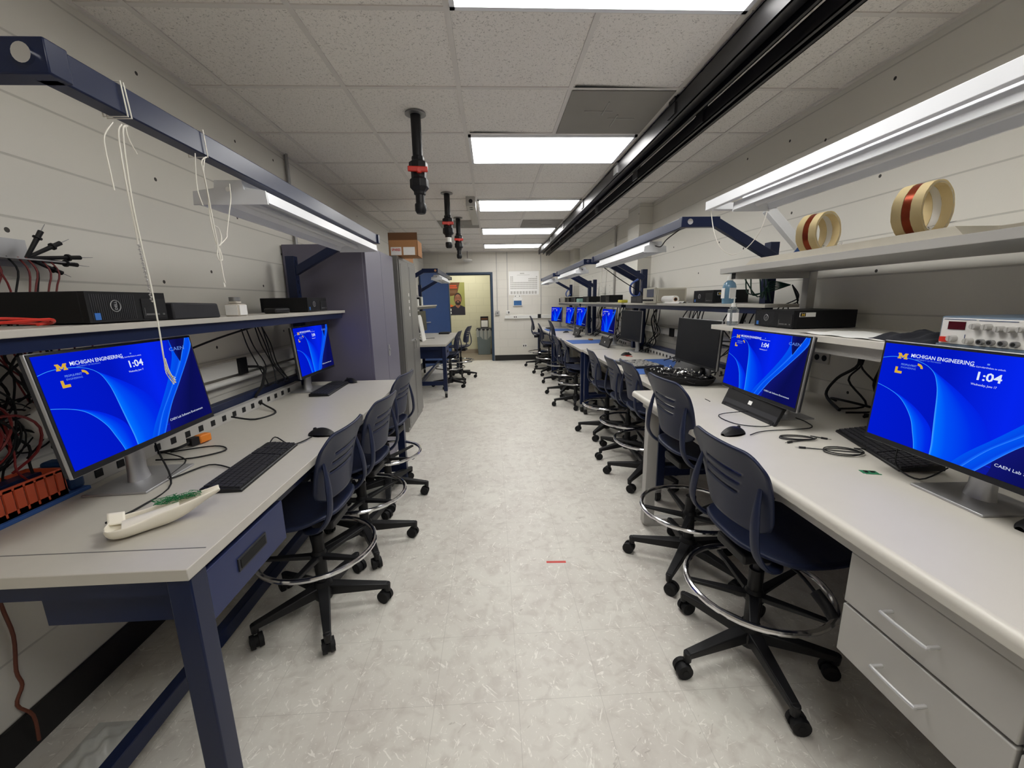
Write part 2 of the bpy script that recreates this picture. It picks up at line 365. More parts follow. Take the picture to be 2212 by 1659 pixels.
# =================================================================== STRUCTURE
def structure():
    struct(MB().box(XL-.1, XR+.1, YF-.1, YB+.12, -.1, 0).build('floor', M_floor))
    struct(MB().box(XL-.1, XR+.1, YF-.1, YB, CH, CH+.08).build('ceiling', M_ceil))
    struct(MB().box(XL-.12, XL, YF, YB, 0, CH).build('wall_left', M_wl))
    struct(MB().box(XR, XR+.12, YF, YB, 0, CH).build('wall_right', M_wl))
    struct(MB().box(XL-.12, XR+.12, YF-.12, YF, 0, CH).build('wall_near', M_wb))
    # end wall with doorway
    dx0, dx1, dh = -1.0, -.012, 2.06
    struct(MB().box(XL, dx0-.04, YB, YB+.12, 0, CH).box(dx1+.04, XR, YB, YB+.12, 0, CH).box(dx0-.04, dx1+.04, YB, YB+.12, dh+.05, CH).build('wall_far', M_wb))
    fr = MB()
    fr.box(dx0-.05, dx0, YB-.02, YB+.14, 0, dh+.05).box(dx1, dx1+.05, YB-.02, YB+.14, 0, dh+.05).box(dx0, dx1, YB-.02, YB+.14, dh, dh+.05)
    fr.box(dx0, dx1, YB+.05, YB+.07, dh-.015, dh).box(dx1-.015, dx1, YB+.05, YB+.07, 0, dh)
    struct(fr.build('trim_1', M_frameb, bevel=.002))
    # door leaf, open ninety degrees into the room
    DM = Matrix.Translation((dx0-.01, YB-.03, 0)) @ Matrix.Rotation(math.radians(-33), 4, 'Z')
    lo = struct(MB().box(-.042, 0, -.93, 0, .012, dh+.02).xf(DM).build('door_1', M_doorb, bevel=.002))
    MB().cyl((0, -.86, 1.0), (.05, -.86, 1.0), .012).cyl((.045, -.86, 1.0), (.045, -.74, 1.0), .009).xf(DM).build('door_handle', M_alu, lo)
    # hallway beyond
    struct(MB().box(-2.6, 1.6, 11.65, 11.75, 0, 2.6).build('wall_hall', M_hall))
    struct(MB().box(-2.6, 1.6, YB+.12, 11.75, -.1, 0).build('floor_hall', M_hfloor))
    struct(MB().box(-2.6, 1.6, YB+.12, 11.75, 2.6, 2.7).build('ceiling_hall', M_ceil))
    struct(MB().box(-2.7, -2.6, YB+.12, 11.75, 0, 2.6).box(1.6, 1.7, YB+.12, 11.75, 0, 2.6).build('wall_hall_ends', M_hall))
    struct(MB().box(-2.6, 1.6, 11.64, 11.65, 0, .11).build('baseboard_hall', M_hbase))
    # skirting
    struct(MB().box(XL, XL+.012, YF, YB, 0, .13).build('baseboard_left', M_base))
    struct(MB().box(XR-.012, XR, YF, YB, 0, .13).build('baseboard_right', M_base))
    struct(MB().box(.045, XR, YB-.012, YB, 0, .135).box(XL, -1.06, YB-.012, YB, 0, .135).build('baseboard_far', M_base))
    # ceiling grid
    g = MB(); w = .024; z0 = CH-.006
    for k in range(-2, 4):
        x = GX0+k*GT
        if XL < x < XR: g.box(x-w/2, x+w/2, YF, YB, z0, CH)
    k = -6
    while GY0+k*GT < YB:
        y = GY0+k*GT
        if y > YF: g.box(XL, XR, y-w/2, y+w/2, z0+.001, CH)
        k += 1
    g.box(XL, XL+.022, YF, YB, z0-.002, CH).box(XR-.022, XR, YF, YB, z0-.002, CH).box(XL, XR, YB-.022, YB, z0-.002, CH)
    struct(g.build('trim_2', M_grid))
    # pilasters on the right wall
    struct(MB().box(XR-.17, XR, 5.2, 5.62, 0, CH).box(XR-.12, XR, 9.45, YB, 0, CH).build('wall_column', M_wl))
    # ceiling lights
    dm = bpy.data.materials.new('lit_diffuser'); dm.use_nodes = True; N = dm.node_tree.nodes; L = dm.node_tree.links; N.clear()
    tc = N.new('ShaderNodeTexCoord'); sp = N.new('ShaderNodeSeparateXYZ'); L.new(tc.outputs['Object'], sp.inputs[0])
    wv = nmath(N, L, 'SINE', nmath(N, L, 'MULTIPLY', sp.outputs[1], 31.0)); wv = nmath(N, L, 'ADD', nmath(N, L, 'MULTIPLY', wv, .12), .88)
    e = N.new('ShaderNodeEmission'); e.inputs[0].default_value = (1, .985, .955, 1)
    L.new(nmath(N, L, 'MULTIPLY', wv, LAMP), e.inputs[1])
    ou = N.new('ShaderNodeOutputMaterial'); L.new(e.outputs[0], ou.inputs[0])
    names = {-4: 'lit ceiling light panel behind the camera', -1: 'lit ceiling light panel nearest, cut by top of picture', 2: 'largest fully visible lit ceiling light panel', 5: 'second lit ceiling light panel beyond the dark vent',
             8: 'third lit ceiling light panel toward the far door', 11: 'farthest lit ceiling light panel next to end wall'}
    for r in LIGHT_ROWS:
        cx, cy = GX0+GT, GY0+(r+.5)*GT
        t = thing('ceiling_light', names[r], 'ceiling light', (cx, cy, CH-.012), group='recessed ceiling light panels')
        a, b = GT-.014, GT/2-.014
        MB().box(-a, a, -b, -b+.02, -.006, .008).box(-a, a, b-.02, b, -.006, .008).box(-a, -a+.02, -b, b, -.006, .008).box(a-.02, a, -b, b, -.006, .008).build('frame', M_wht, t)
        MB().box(-a+.02, a-.02, -b+.02, b-.02, 0, .004).build('diffuser', dm, t)
    # grey vent panels
    for (i, j, lab) in ((1, 1, 'square grey perforated ceiling vent before the largest light panel'), (1, 7, 'grey perforated ceiling vent before the third light panel'), (-1, 7, 'grey perforated ceiling vent above the tall cabinets')):
        t = thing('ceiling_vent', lab, 'vent', (GX0+(i+.5)*GT, GY0+(j+.5)*GT, CH-.010), group='perforated ceiling vents')
        a = GT/2-.013
        MB().box(-a, a, -a, a, 0, .003).build('panel', M_vent, t)
        fm = MB()
        for sx, sy in ((-1, -1), (1, 1)):
            fm.box(min(0, sx*.17), max(0, sx*.17), sy*.05-.004, sy*.05+.004, -.003, 0).box(sx*.05-.004, sx*.05+.004, min(0, sy*.17), max(0, sy*.17), -.003, 0)
        fm.build('deflector', mat('vent_mark', (150, 147, 142), .7), t)
    # flat black slivers, painting in the shadow gaps of lifted tiles
    struct(MB().add([(GX0+.03, GY0+2*GT-.014, CH-.0065), (GX0+.03, GY0+2*GT-.03, CH-.0065), (GX0+.5, GY0+2*GT-.014, CH-.0065)], [(0, 1, 2)]).add([(GX0+GT+.02, GY0+GT-.014, CH-.0065), (GX0+GT+.02, GY0+GT-.035, CH-.0065), (GX0+2*GT-.02, GY0+GT-.014, CH-.0065)], [(0, 1, 2)]).build('painted_gap_shadow', M_dark))
structure()
hl = bpy.data.lights.new('hall_light', 'AREA'); hl.energy = 26; hl.size = 1.2; hl.size_y = .6; hl.shape = 'RECTANGLE'; hl.color = (1, .97, .88)
ho = bpy.data.objects.new('hall_light', hl); C.objects.link(ho); ho.location = (-.7, 10.8, 2.58)
# =================================================================== CHAIRS
def make_chair(label, loc, rotz, seat=.62):
    t = thing('drafting_chair', label, 'chair', loc, rotz, 'navy drafting chairs along the benches')
    b = MB().lathe([(.036, .065), (.046, .08), (.05, .125), (.034, .16), (.03, .16)], n=20)
    b.build('hub', M_blk, t)
    for k in range(5):
        a = 2*PI*k/5; d = Vector((math.cos(a), math.sin(a), 0))
        arm = MB().bar(d*.03+Vector((0,0,.115)), d*.29+Vector((0,0,.092)), .052, .05, w2=.030, h2=.026)
        arm.cyl(d*.29+Vector((0,0,.103)), d*.29+Vector((0,0,.06)), .017, .014, n=10)
        arm.build('leg', M_blk, t, bevel=.004)
        q = a+1.1+k*1.7; ax = Vector((math.cos(q), math.sin(q), 0)); fw = Vector((-math.sin(q), math.cos(q), 0)); c = d*.29+fw*.016+Vector((0,0,.031))
        w = MB()
        for s in (-1, 1):
            w.cyl(c+ax*s*.007, c+ax*s*.025, .031, .030, n=20)
        w.cyl(c-ax*.007, c+ax*.007, .024, n=16)
        w.cyl(c+ax*.0252, c+ax*.0268, .012, n=10).cyl(c-ax*.0252, c-ax*.0268, .012, n=10)
        w.build('caster', M_blkm, t, bevel=.003)
    MB().cyl((0,0,.14), (0,0,.40), .027, .026, n=20).cyl((0,0,.27), (0,0,.30), .038, n=20).cyl((0,0,.30), (0,0,.315), .034, .028, n=20).build('outer_column', M_blk, t)
    MB().cyl((0,0,.39), (0,0,seat-.07), .014, n=16).build('gas_column', M_gblk, t)
    ring = MB(); n = 40
    pts = [(.250*math.cos(2*PI*i/n), .250*math.sin(2*PI*i/n), .335) for i in range(n)]
    ring.tube(pts, .0112, n=10, sub=1, closed=True)
    ro = ring.build('foot_ring', M_chr, t)
    sp = MB()
    for k in range(5):
        a = 2*PI*k/5+.63; d = Vector((math.cos(a), math.sin(a), 0))
        sp.bar(d*.03+Vector((0,0,.288)), d*.243+Vector((0,0,.318)), .034, .020, w2=.022, h2=.012)
    sp.build('ring_spoke_bracket', M_blk, ro, bevel=.003)
    z = seat
    MB().box(-.085, .085, -.12, .10, z-.075, z-.035).box(-.12, .12, -.02, .02, z-.05, z-.032).build('seat_mechanism', M_blk, t, bevel=.008)
    MB().tube([(.07, .02, z-.06), (.15, .04, z-.07), (.22, .05, z-.10)], .006, n=8).tube([(.21, .05, z-.095), (.25, .055, z-.115), (.28, .06, z-.14)], (.018, .007), n=8).build('lever', M_blk, t)
    def seatf(u, v):
        x = (u*2-1); y = v; yy = y*2-1
        k = 1-abs(yy)**4*.30
        px = x*.228*k
        py = -.15+y*.43-abs(x)**4*(.025 if y > .5 else -.030)
        pz = z+.012*x*x+.10*max(0, .22-y)**1.3-.22*max(0, y-.80)**1.6-.008*math.sin(PI*y)
        return (px, py, pz)
    MB().grid(seatf, 20, 20).build('seat', M_navy, t, thick=.014, smooth=80)
    nu, nv = 32, 32
    def backf(u, v):
        x = u*2-1; h = v
        hw = .190+.030*h
        e = max(0, (abs(h*2-1)-.62)/.38)
        px = x*hw*(1-(.10 if h > .5 else .08)*e**2.4)
        drop = max(0, abs(x)-.62)/.38
        pz = z+.085+h*.30-(drop**2.4)*.030*(1 if h > .5 else -1)*abs(h*2-1)**1.2
        py = -.150-.030*h-.035*(h**3)+.045*x*x*(1-.3*h)
        return (px, py, pz)
    def sk(i, j):
        q = (j-13)//4
        return j in (13, 17, 21) and (6+q <= i < 22+q*1)
    MB().grid(backf, nu, nv, skip=sk).build('backrest', M_navy, t, thick=.010, smooth=80)
    for s in (-1, 1):
        MB().tube([(s*.168, -.152, z+.275), (s*.178, -.165, z+.20), (s*.190, -.172, z+.12), (s*.200, -.165, z+.05), (s*.198, -.125, z-.005), (s*.165, -.06, z-.032), (s*.10, -.01, z-.038)],
                  (.020, .009), n=10, flat=(1, 0, 0), taper=lambda q: .45+.55*min(1, q*4)).build('back_support', M_navy, t)
    return t
def hz(o, dz):
    return o
# heading angle: rotz turns local +Y (seat front) ; chairs on right face +X (rotz=-90deg), on left face -X (+90)
CH_A = make_chair('navy drafting chair nearest on the right, before the drawer unit', (.997, 1.357, 0), math.radians(-88), .555)
def chair(label, x, y, deg, seat): return make_chair(label, (x, y, 0), math.radians(deg), seat)
CHD = [
 ('navy drafting chair nearest on the left, before the blue drawer', -.833, 1.745, 87, .54),
 ('second navy drafting chair along the left bench', -.80, 2.285, 84, .54),
 ('third navy drafting chair on the left, beside the grey cabinet', -.82, 2.94, 84, .56),
 ('navy drafting chair before the white desk leg, slots showing bright desk', 1.03, 1.956, -88, .665),
 ('navy drafting chair just beyond the white desk leg', 1.203, 3.03, -92, .585),
 ('navy drafting chair in the middle of the near blue bench', 1.228, 3.57, -92, .54),
 ('navy drafting chair at the far end of the near blue bench', 1.206, 4.192, -92, .535),
 ('navy drafting chair at the near end of the second blue bench on the right', 1.127, 5.45, -94, .53),
 ('navy drafting chair in the middle of the second blue bench on the right', 1.13, 6.15, -92, .53),
 ('raised navy drafting chair near the end of the second blue bench on the right', 1.18, 7.05, -92, .71),
 ('navy drafting chair at the far blue bench on the right, second from the end wall', 1.10, 7.95, -94, .61),
 ('navy drafting chair on the right nearest the end wall', 1.03, 8.95, -96, .72),
 ('nearer navy drafting chair at the far left bench by the doorway', -.74, 6.98, 84, .57),
 ('farther navy drafting chair at the far left bench by the doorway', -.62, 7.80, 80, .60),
]
BASE_ANG = [6+0, 10, 67, 12, 10, 55, 14, 40, 27, 40, 17, 30, 36, 61]
for d in CHD: chair(*d)
def spin_bases():
    angs = {}
    tgt = [49]+BASE_ANG
    ch = [o for o in bpy.data.objects if o.name.startswith('drafting_chair')]
    for o, a in zip(ch, tgt):
        da = math.radians(a)-o.rotation_euler.z
        for k in kids(o):
            if k.name.split('.')[0] in ('leg', 'caster', 'hub'): k.rotation_euler = (0, 0, da)
spin_bases()
# =================================================================== BLUE WORKBENCHES
def bench(label, side, xf, xb, y0, y1, h, far=True, near_over=.0, shelf_y=None, casters=True, group=None, posts=None, drawer=None, beam=None, mats_y=None, sh=1.385, shx=None, top_z=1.77, name='workbench', arms=True, cat='workbench'):
    """side=+1 right wall (x grows to the wall), -1 left wall"""
    s = side
    t = thing(name, label, cat, (xf, y0, 0), 0, group)
    ox, oy = xf, y0
    def B(mb): return mb.xf(Matrix.Translation((-ox, -oy, 0)))
    def bx(mb, xa, xb_, ya, yb, za, zb, mi=0): return mb.box(min(xa, xb_), max(xa, xb_), ya, yb, za, zb, mi)
    cl = .11 if casters else .0
    B(bx(MB(), xf, xb, y0, y1, h-.03, h)).build('worktop', [M_lam], t, bevel=.002)
    for (lx, ly) in ((xf+s*.035, y0+.04), (xf+s*.035, y1-.04), (xb-s*.035, y0+.04), (xb-s*.035, y1-.04)):
        B(bx(MB(), lx-.028, lx+.028, ly-.028, ly+.028, cl, h-.03)).build('leg', M_blue, t, bevel=.004)
        if casters:
            c = MB().cyl((lx, ly, cl), (lx, ly, cl-.02), .024, mi=0).box(lx-.018, lx+.018, ly-.012, ly+.03, cl-.045, cl-.018, 0)
            c.cyl((lx-.016, ly+.02, .042), (lx+.016, ly+.02, .042), .042, n=20, mi=1)
            B(c).build('caster', [M_galv, M_rub], t)
    ap = MB()
    bx(ap, xf+s*.045, xf+s*.065, y0+.07, y1-.07, h-.085, h-.03); bx(ap, xb-s*.05, xb-s*.03, y0+.07, y1-.07, h-.085, h-.03)
    bx(ap, xf+s*.06, xb-s*.06, y0+.03, y0+.05, h-.085, h-.03); bx(ap, xf+s*.06, xb-s*.06, y1-.05, y1-.03, h-.085, h-.03)
    B(ap).build('apron', M_blue, t)
    lr = cl+.12
    for yy in (y0+.04, y1-.04):
        B(bx(MB(), xf+s*.06, xb-s*.06, yy-.02, yy+.02, lr-.03, lr+.03)).build('side_rail', M_blue, t, bevel=.003)
    xm = xf+s*.42
    B(bx(MB(), xm-.02, xm+.02, y0+.06, y1-.06, lr-.03, lr+.03)).build('stretcher', M_blue, t, bevel=.003)
    # uprights with slotted face, shelf, cantilever light arms
    xp = xb-s*.06 if posts is None else posts[2]
    py = (y0+.06, y1-.06) if posts is None else posts[:2]
    for yy in py:
        m = MB(); bx(m, xp-.03, xp+.03, yy-.03, yy+.03, h, top_z)
        for q in range(10): bx(m, xp-s*.0305-.001, xp-s*.0305+.001, yy-.004, yy+.004, h+.25+q*.07, h+.275+q*.07, 1)
        B(m).build('upright', [M_blue, M_dark], t, bevel=.002)
    sy0, sy1 = shelf_y or (y0, y1)
    shx = shx or xp-s*.28
    B(bx(MB(), shx, xp+s*.0, sy0, sy1, sh-.02, sh)).build('upper_shelf', [M_lam], t, bevel=.002)
    m = MB(); bx(m, shx+s*.015, shx+s*.035, sy0+.05, sy1-.03, sh-.058, sh-.02)
    for yy in py: bx(m, shx+s*.03, xp, yy-.015, yy+.015, sh-.058, sh-.02)
    B(m).build('shelf_rail', M_blue, t, bevel=.002)
    # power strip along the rear edge
    m = MB(); bx(m, xb-s*.115, xb-s*.075, y0+.25, y1-.25, h, h+.055, 0)
    yy = y0+.35
    while yy < y1-.4: bx(m, xb-s*.117, xb-s*.114, yy, yy+.03, h+.014, h+.042, 1); yy += .085
    B(m).build('power_strip', [M_lgrey, M_blkm], t, bevel=.002)
    m = MB(); bx(m, xb-s*.07, xb-s*.02, y0+.1, y1-.1, h, h+.09); B(m).build('rear_rail', M_blue, t, bevel=.003)
    if arms:
        xe = beam[0]; zb = beam[1]; by = beam[2] if len(beam) > 2 else py
        for yy in by:
            m = MB().bar((xp-s*.02, yy, 1.665), (xp-s*.42, yy, zb), .04, .055, up=(0, 0, 1))
            m.bar((xp-s*.40, yy, zb), (xe-s*.03, yy, zb), .045, .06)
            ao = B(m).build('light_arm', M_blue, t, bevel=.003)
            m = MB()
            m = MB().cyl((xe+s*(.005 if s < 0 else .02), yy-.0305, zb), (xe+s*(.005 if s < 0 else .02), yy+.0305, zb), .017, n=18)
            B(m).build('bolt', M_chr, ao)
        B(MB().bar((xe, by[0], zb), (xe, by[1], zb), .042, .06)).build('light_beam', M_blue, t, bevel=.003)
    if drawer:
        ya, yb, za, zb2 = drawer
        m = MB(); bx(m, xf+s*.03, xf+s*.42, ya+.01, yb-.01, za+.005, zb2-.003)
        B(m).build('drawer_housing', M_blue, t)
        m = MB(); bx(m, xf+s*.012, xf+s*.03, ya, yb, za, zb2)
        d = B(m).build('drawer', M_bluel, t, bevel=.003)
        cy, cz = (ya+yb)/2, (za+zb2)/2+.005
        m = MB(); bx(m, xf+s*.008, xf+s*.0125, cy-.07, cy+.07, cz-.019, cz+.019, 0); bx(m, xf+s*.006, xf+s*.0085, cy-.062, cy+.062, cz-.013, cz+.013, 1)
        B(m).build('recessed_handle', [M_gblk, M_dark], d)
    for mm in (mats_y or []):
        pass
    return t
BG = 'blue steel workbenches with grey tops'
bench('blue workbench nearest on the left with scuffed grey top', -1, -.715, -1.50, .867, 3.2, .84, casters=False, group=BG, posts=(.93, 3.1, -1.42), shelf_y=(.80, 3.25), shx=-1.13,
      drawer=(.931, 1.31, .645, .785), beam=(-.82, 1.88, (.90, 3.1)))
bench('blue workbench on the right just beyond the white desk', 1, 1.12, 1.90, 2.62, 5.0, .82, group=BG, posts=(2.66, 4.90, 1.81), shelf_y=(2.36, 4.97), shx=1.60, beam=(1.20, 1.885, (2.60, 4.85)))
bench('blue workbench in the middle on the right wall', 1, 1.10, 1.90, 5.04, 7.42, .82, group=BG, posts=(5.12, 7.22, 1.80), shelf_y=(5.0, 7.4), shx=1.58, beam=(1.16, 1.885, (5.12, 7.22)))
bench('blue workbench on the right against the end wall', 1, 1.08, 1.86, 7.46, 9.84, .82, group=BG, posts=(7.6, 9.40, 1.80), shelf_y=(7.44, 9.85), shx=1.58, beam=(1.15, 1.885, (7.6, 9.40)))
bench('blue workbench on the far left beyond the grey cabinet', -1, -.695, -1.46, 6.07, 8.45, .82, group=BG, posts=(6.2, 8.3, -1.40), shelf_y=(6.0, 8.4), shx=-1.10, drawer=(6.13, 6.60, .60, .765), beam=(-.80, 1.885, (6.2, 8.3)))
# scored line and dirt on near-left top are in the laminate; extra end strip of the top
tag(MB().box(-1.49, -.73, .953, .956, .8401, .8406).build('seam_strip', M_dgrey), 'thin dark seam line across near end of the left bench top', 'seam')
# =================================================================== LAMPS UNDER THE BEAMS
def lamp(label, cx, zt, y0, y1, cord=True, bright=False, w=.165):
    t = thing('bench_light', label, 'light fixture', (cx, y0, zt), group='white strip lights hung above the benches')
    L = y1-y0
    prof = [(-.045, 0), (.045, 0), (.048, -.022), (w/2-.012, -.03), (w/2, -.036), (w/2+.004, -.072), (w/2-.004, -.072), (w/2-.012, -.045), (.04, -.03), (-.04, -.03), (-w/2+.012, -.045), (-w/2+.004, -.072), (-w/2-.004, -.072), (-w/2, -.036), (-w/2+.012, -.03), (-.048, -.022)]
    MB().prism(prof, .008, L-.008, 'XZ').build('reflector', M_wht, t)
    ep = [(-.045, 0), (.045, 0), (.05, -.03), (w/2, -.034), (w/2+.004, -.078), (-w/2-.004, -.078), (-w/2, -.034), (-.05, -.03)]
    MB().prism(ep, 0, .006, 'XZ').build('end_plate', M_wht, t); MB().prism(ep, L-.006, L, 'XZ').build('end_plate', M_wht, t)
    MB().cyl((0, .05, -.052), (0, L-.05, -.052), .013, n=14).build('tube', mat('unlit_tube', (205, 206, 206), .3, var=0), t)
    MB().cyl((0, -.006, -.03), (0, .001, -.03), .008, n=14).build('grommet', M_chr, t)
    return t
lamp('white strip light under the near left beam', -.885, 1.850, 1.54, 2.92, w=.24)
lamp('white strip light over the blue bench just beyond the white desk', 1.24, 1.85, 3.15, 4.60)
lamp('white strip light over the middle blue bench on the right', 1.20, 1.85, 5.50, 7.0)
lamp('white strip light over the right bench nearest the end wall', 1.20, 1.85, 8.0, 9.3)
lamp('white strip light over the far left bench by the doorway', -.84, 1.85, 6.55, 7.8)
# =================================================================== WHITE LAB DESK (right foreground)
def lab_desk():
    t = thing('lab_desk', 'long white laminate desk in the right foreground with rounded front edge', 'desk', (.905, 2.57, 0))
    T = Matrix.Translation((-.905, -2.57, 0))
    X0, X1, Y0, Y1, h = .905, 1.985, -.9, 2.57, .84
    poly = [(X1, h), (X0+.02, h)]
    for k in range(7):
        a = PI/2+k*PI/12*1.0; poly.append((X0+.02+.02*math.cos(a), h-.02+.02*math.sin(a)))
    poly += [(X0, h-.034), (X0+.012, h-.038), (X1, h-.038)]
    MB().prism(poly, Y0, Y1, 'XZ').xf(T).build('worktop', M_lam2, t, smooth=40)
    m = MB().box(X0+.03, X0+.055, Y0, Y1-.12, .765, h-.038).build('front_rail', M_lgrey, t); m.location = (-.905, -2.57, 0)
    for y in (2.36, -.6):
        m = MB().box(.930, .995, y-.03, y+.03, .02, .80).box(1.82, 1.87, y-.025, y+.025, .0, .80).box(.935, 1.87, y-.025, y+.025, .755, .80).box(.96, 1.85, y-.025, y+.025, .0, .05)
        m.cyl((.96, y, 0), (.96, y, .02), .018)
        m.xf(T).build('leg_frame', M_lgrey, t, bevel=.003)
    MB().box(1.75, 1.77, .96, 2.3, .25, .79).xf(T).build('modesty_panel', M_dgrey, t)
    # hanging drawer unit
    d0, d1 = .555, .937
    un = MB().box(.965, 1.5, d0, d1, .455, .79).box(.965, 1.5, -.6, d0-.004, .455, .79).xf(T).build('drawer_carcass', M_dgrey, t)
    for (ya, yb, za, zb) in ((d0+.003, d1-.001, .61, .757), (d0+.003, d1-.001, .455, .602), (.17, d0-.004, .61, .757), (.17, d0-.004, .455, .602)):
        d = MB().box(.945, .966, ya, yb, za, zb).xf(T).build('drawer', M_lgrey, t, bevel=.003)
        cy = (ya+yb)/2+.01; cz = (za+zb)/2-.003
        m = MB().tube([(.945, cy-.052, cz), (.922, cy-.052, cz), (.915, cy-.045, cz), (.915, cy+.045, cz), (.922, cy+.052, cz), (.945, cy+.052, cz)], .0045, n=8, sub=3)
        m.xf(T).build('handle', mat('satin_steel', (205, 205, 205), .4, .5, var=0), d)
    # shelf superstructure
    for y in (2.45, .9, -.6):
        MB().box(1.90, 1.95, y-.025, y+.025, h, 1.62).xf(T).build('upright', M_lgrey, t, bevel=.002)
        MB().box(1.45, 1.93, y-.022, y+.022, 1.535, 1.572).box(1.4485, 1.4505, y-.02, y+.02, 1.537, 1.570, 1).xf(T).build('shelf_bracket', [M_lgrey, M_dark], t)
    MB().box(1.395, 1.93, Y0, 2.56, 1.234, 1.262).xf(T).build('lower_shelf', M_lam2, t, bevel=.002)
    MB().box(1.43, 1.455, Y0, 2.40, 1.185, 1.234).box(1.455, 1.9, 2.42, 2.45, 1.19, 1.234).xf(T).build('shelf_rail', M_lgrey, t)
    MB().box(1.43, 1.93, Y0, 2.57, 1.572, 1.604).xf(T).build('upper_shelf', M_lgrey, t, bevel=.002)
    # lamp arm
    m = MB().bar((1.815, 2.30, 1.612), (1.52, 2.30, 1.900), .04, .05)
    m.bar((1.56, 2.30, 1.912), (1.20, 2.30, 1.912), .04, .035)
    m.xf(T).build('light_arm', M_wht, t, bevel=.002)
    MB().box(1.175, 1.20, Y0, 2.31, 1.893, 1.938).xf(T).build('light_beam', M_wht, t, bevel=.002)
lab_desk()
# board on the top shelf
tag(MB().prism([(2.36, 1.604), (2.30, 1.636), (1.28, 1.636), (1.25, 1.604)], 1.455, 1.74, 'YZ').build('shelf_board', M_cream), 'cream painted board lying on the upper shelf under the coils', 'board')
tag(MB().box(1.56, 1.80, -.5, 1.245, 1.604, 1.630).build('shelf_board', M_cream), 'second cream board at right end of the upper shelf', 'board')
lamp('long white strip light over the right foreground desk', 1.30, 1.925, .2, 2.10, w=.18)
# =================================================================== CABINETS
def cabinets():
    t = thing('storage_cabinet', 'tall purple-grey metal cabinet at far end of left bench', 'cabinet', (-1.56, 3.27, 0))
    MB().box(0, .59, 0, .90, 0, 1.875).build('body', M_cab, t, bevel=.003)
    for k, (a, b) in enumerate(((.003, .447), (.453, .897))):
        d = MB().box(.59, .61, a, b, .06, 1.87).build('door', M_cab, t, bevel=.002)
        if k: MB().cyl((.61, a+.05, 1.02), (.622, a+.05, 1.02), .012, n=12).box(.61, .615, a+.03, a+.07, .96, 1.06).build('lock', M_alu, d)
    t = thing('storage_cabinet', 'tall grey metal double-door cabinet with four white tags', 'cabinet', (-1.55, 4.46, 0))
    L = .92
    MB().box(0, .58, 0, L, 0, 1.905).box(-.0, .585, -.004, L+.004, 1.885, 1.915).build('body', M_cabg, t, bevel=.003)
    for k, (a, b) in enumerate(((.006, L/2-.003), (L/2+.003, L-.006))):
        d = MB().box(.58, .597, a, b, .05, 1.88).box(.597, .6, a+.04, b-.04, .09, 1.84).build('door', M_cabg, t, bevel=.003)
        if k == 0:
            for q in range(4): MB().box(.6, .6015, b-.09, b-.055, 1.28+q*.075, 1.315+q*.075).build('tag', M_paper, d)
        hy = b-.06 if k == 0 else a+.05
        MB().cyl((.6, hy, 1.0), (.63, hy, 1.0), .014, n=12).bar((.628, hy-.03, 1.0), (.628, hy+.03, 1.0), .012, .018).bar((.628, hy, 1.0), (.628, hy, .90), .016, .010, up=(1, 0, 0)).build('handle', M_chr, d)
cabinets()
def boxes():
    t = thing('cardboard_box', 'open brown cardboard box printed SPARES on top of grey cabinet', 'box', (-1.06, 4.52, 1.915))
    w, d, h = .30, .26, .16
    m = MB(); k = .004
    m.box(0, w, 0, k, 0, h, 0).box(0, w, d-k, d, 0, h, 0).box(0, k, 0, d, 0, h, 0).box(w-k, w, 0, d, 0, h, 0).box(0, w, 0, d, 0, k, 0)
    m.build('carton', M_card, t)
    MB().box(.02, .13, -.002, 0, .01, .09).box(.15, .27, -.002, 0, .01, .09).build('label', M_paper, t)
    tm = MB(); text_mesh(tm, 'SPARES', 0, 0, .035, 0, width=.09, bold=.001); tm.xf(Matrix.Translation((.03, -.0035, .052)) @ Matrix.Rotation(PI/2, 4, 'X')).build('lettering', M_red, t)
    MB().box(0, w, 0, .004, h, h+.075, 0, Matrix.Translation((0, .0, 0))).build('flap', M_cardd, t)
    t = thing('cardboard_box', 'tan cardboard flap box standing behind the open carton', 'box', (-1.02, 4.82, 1.915))
    MB().box(0, .055, 0, .52, 0, .26).build('carton', M_card, t)
boxes()
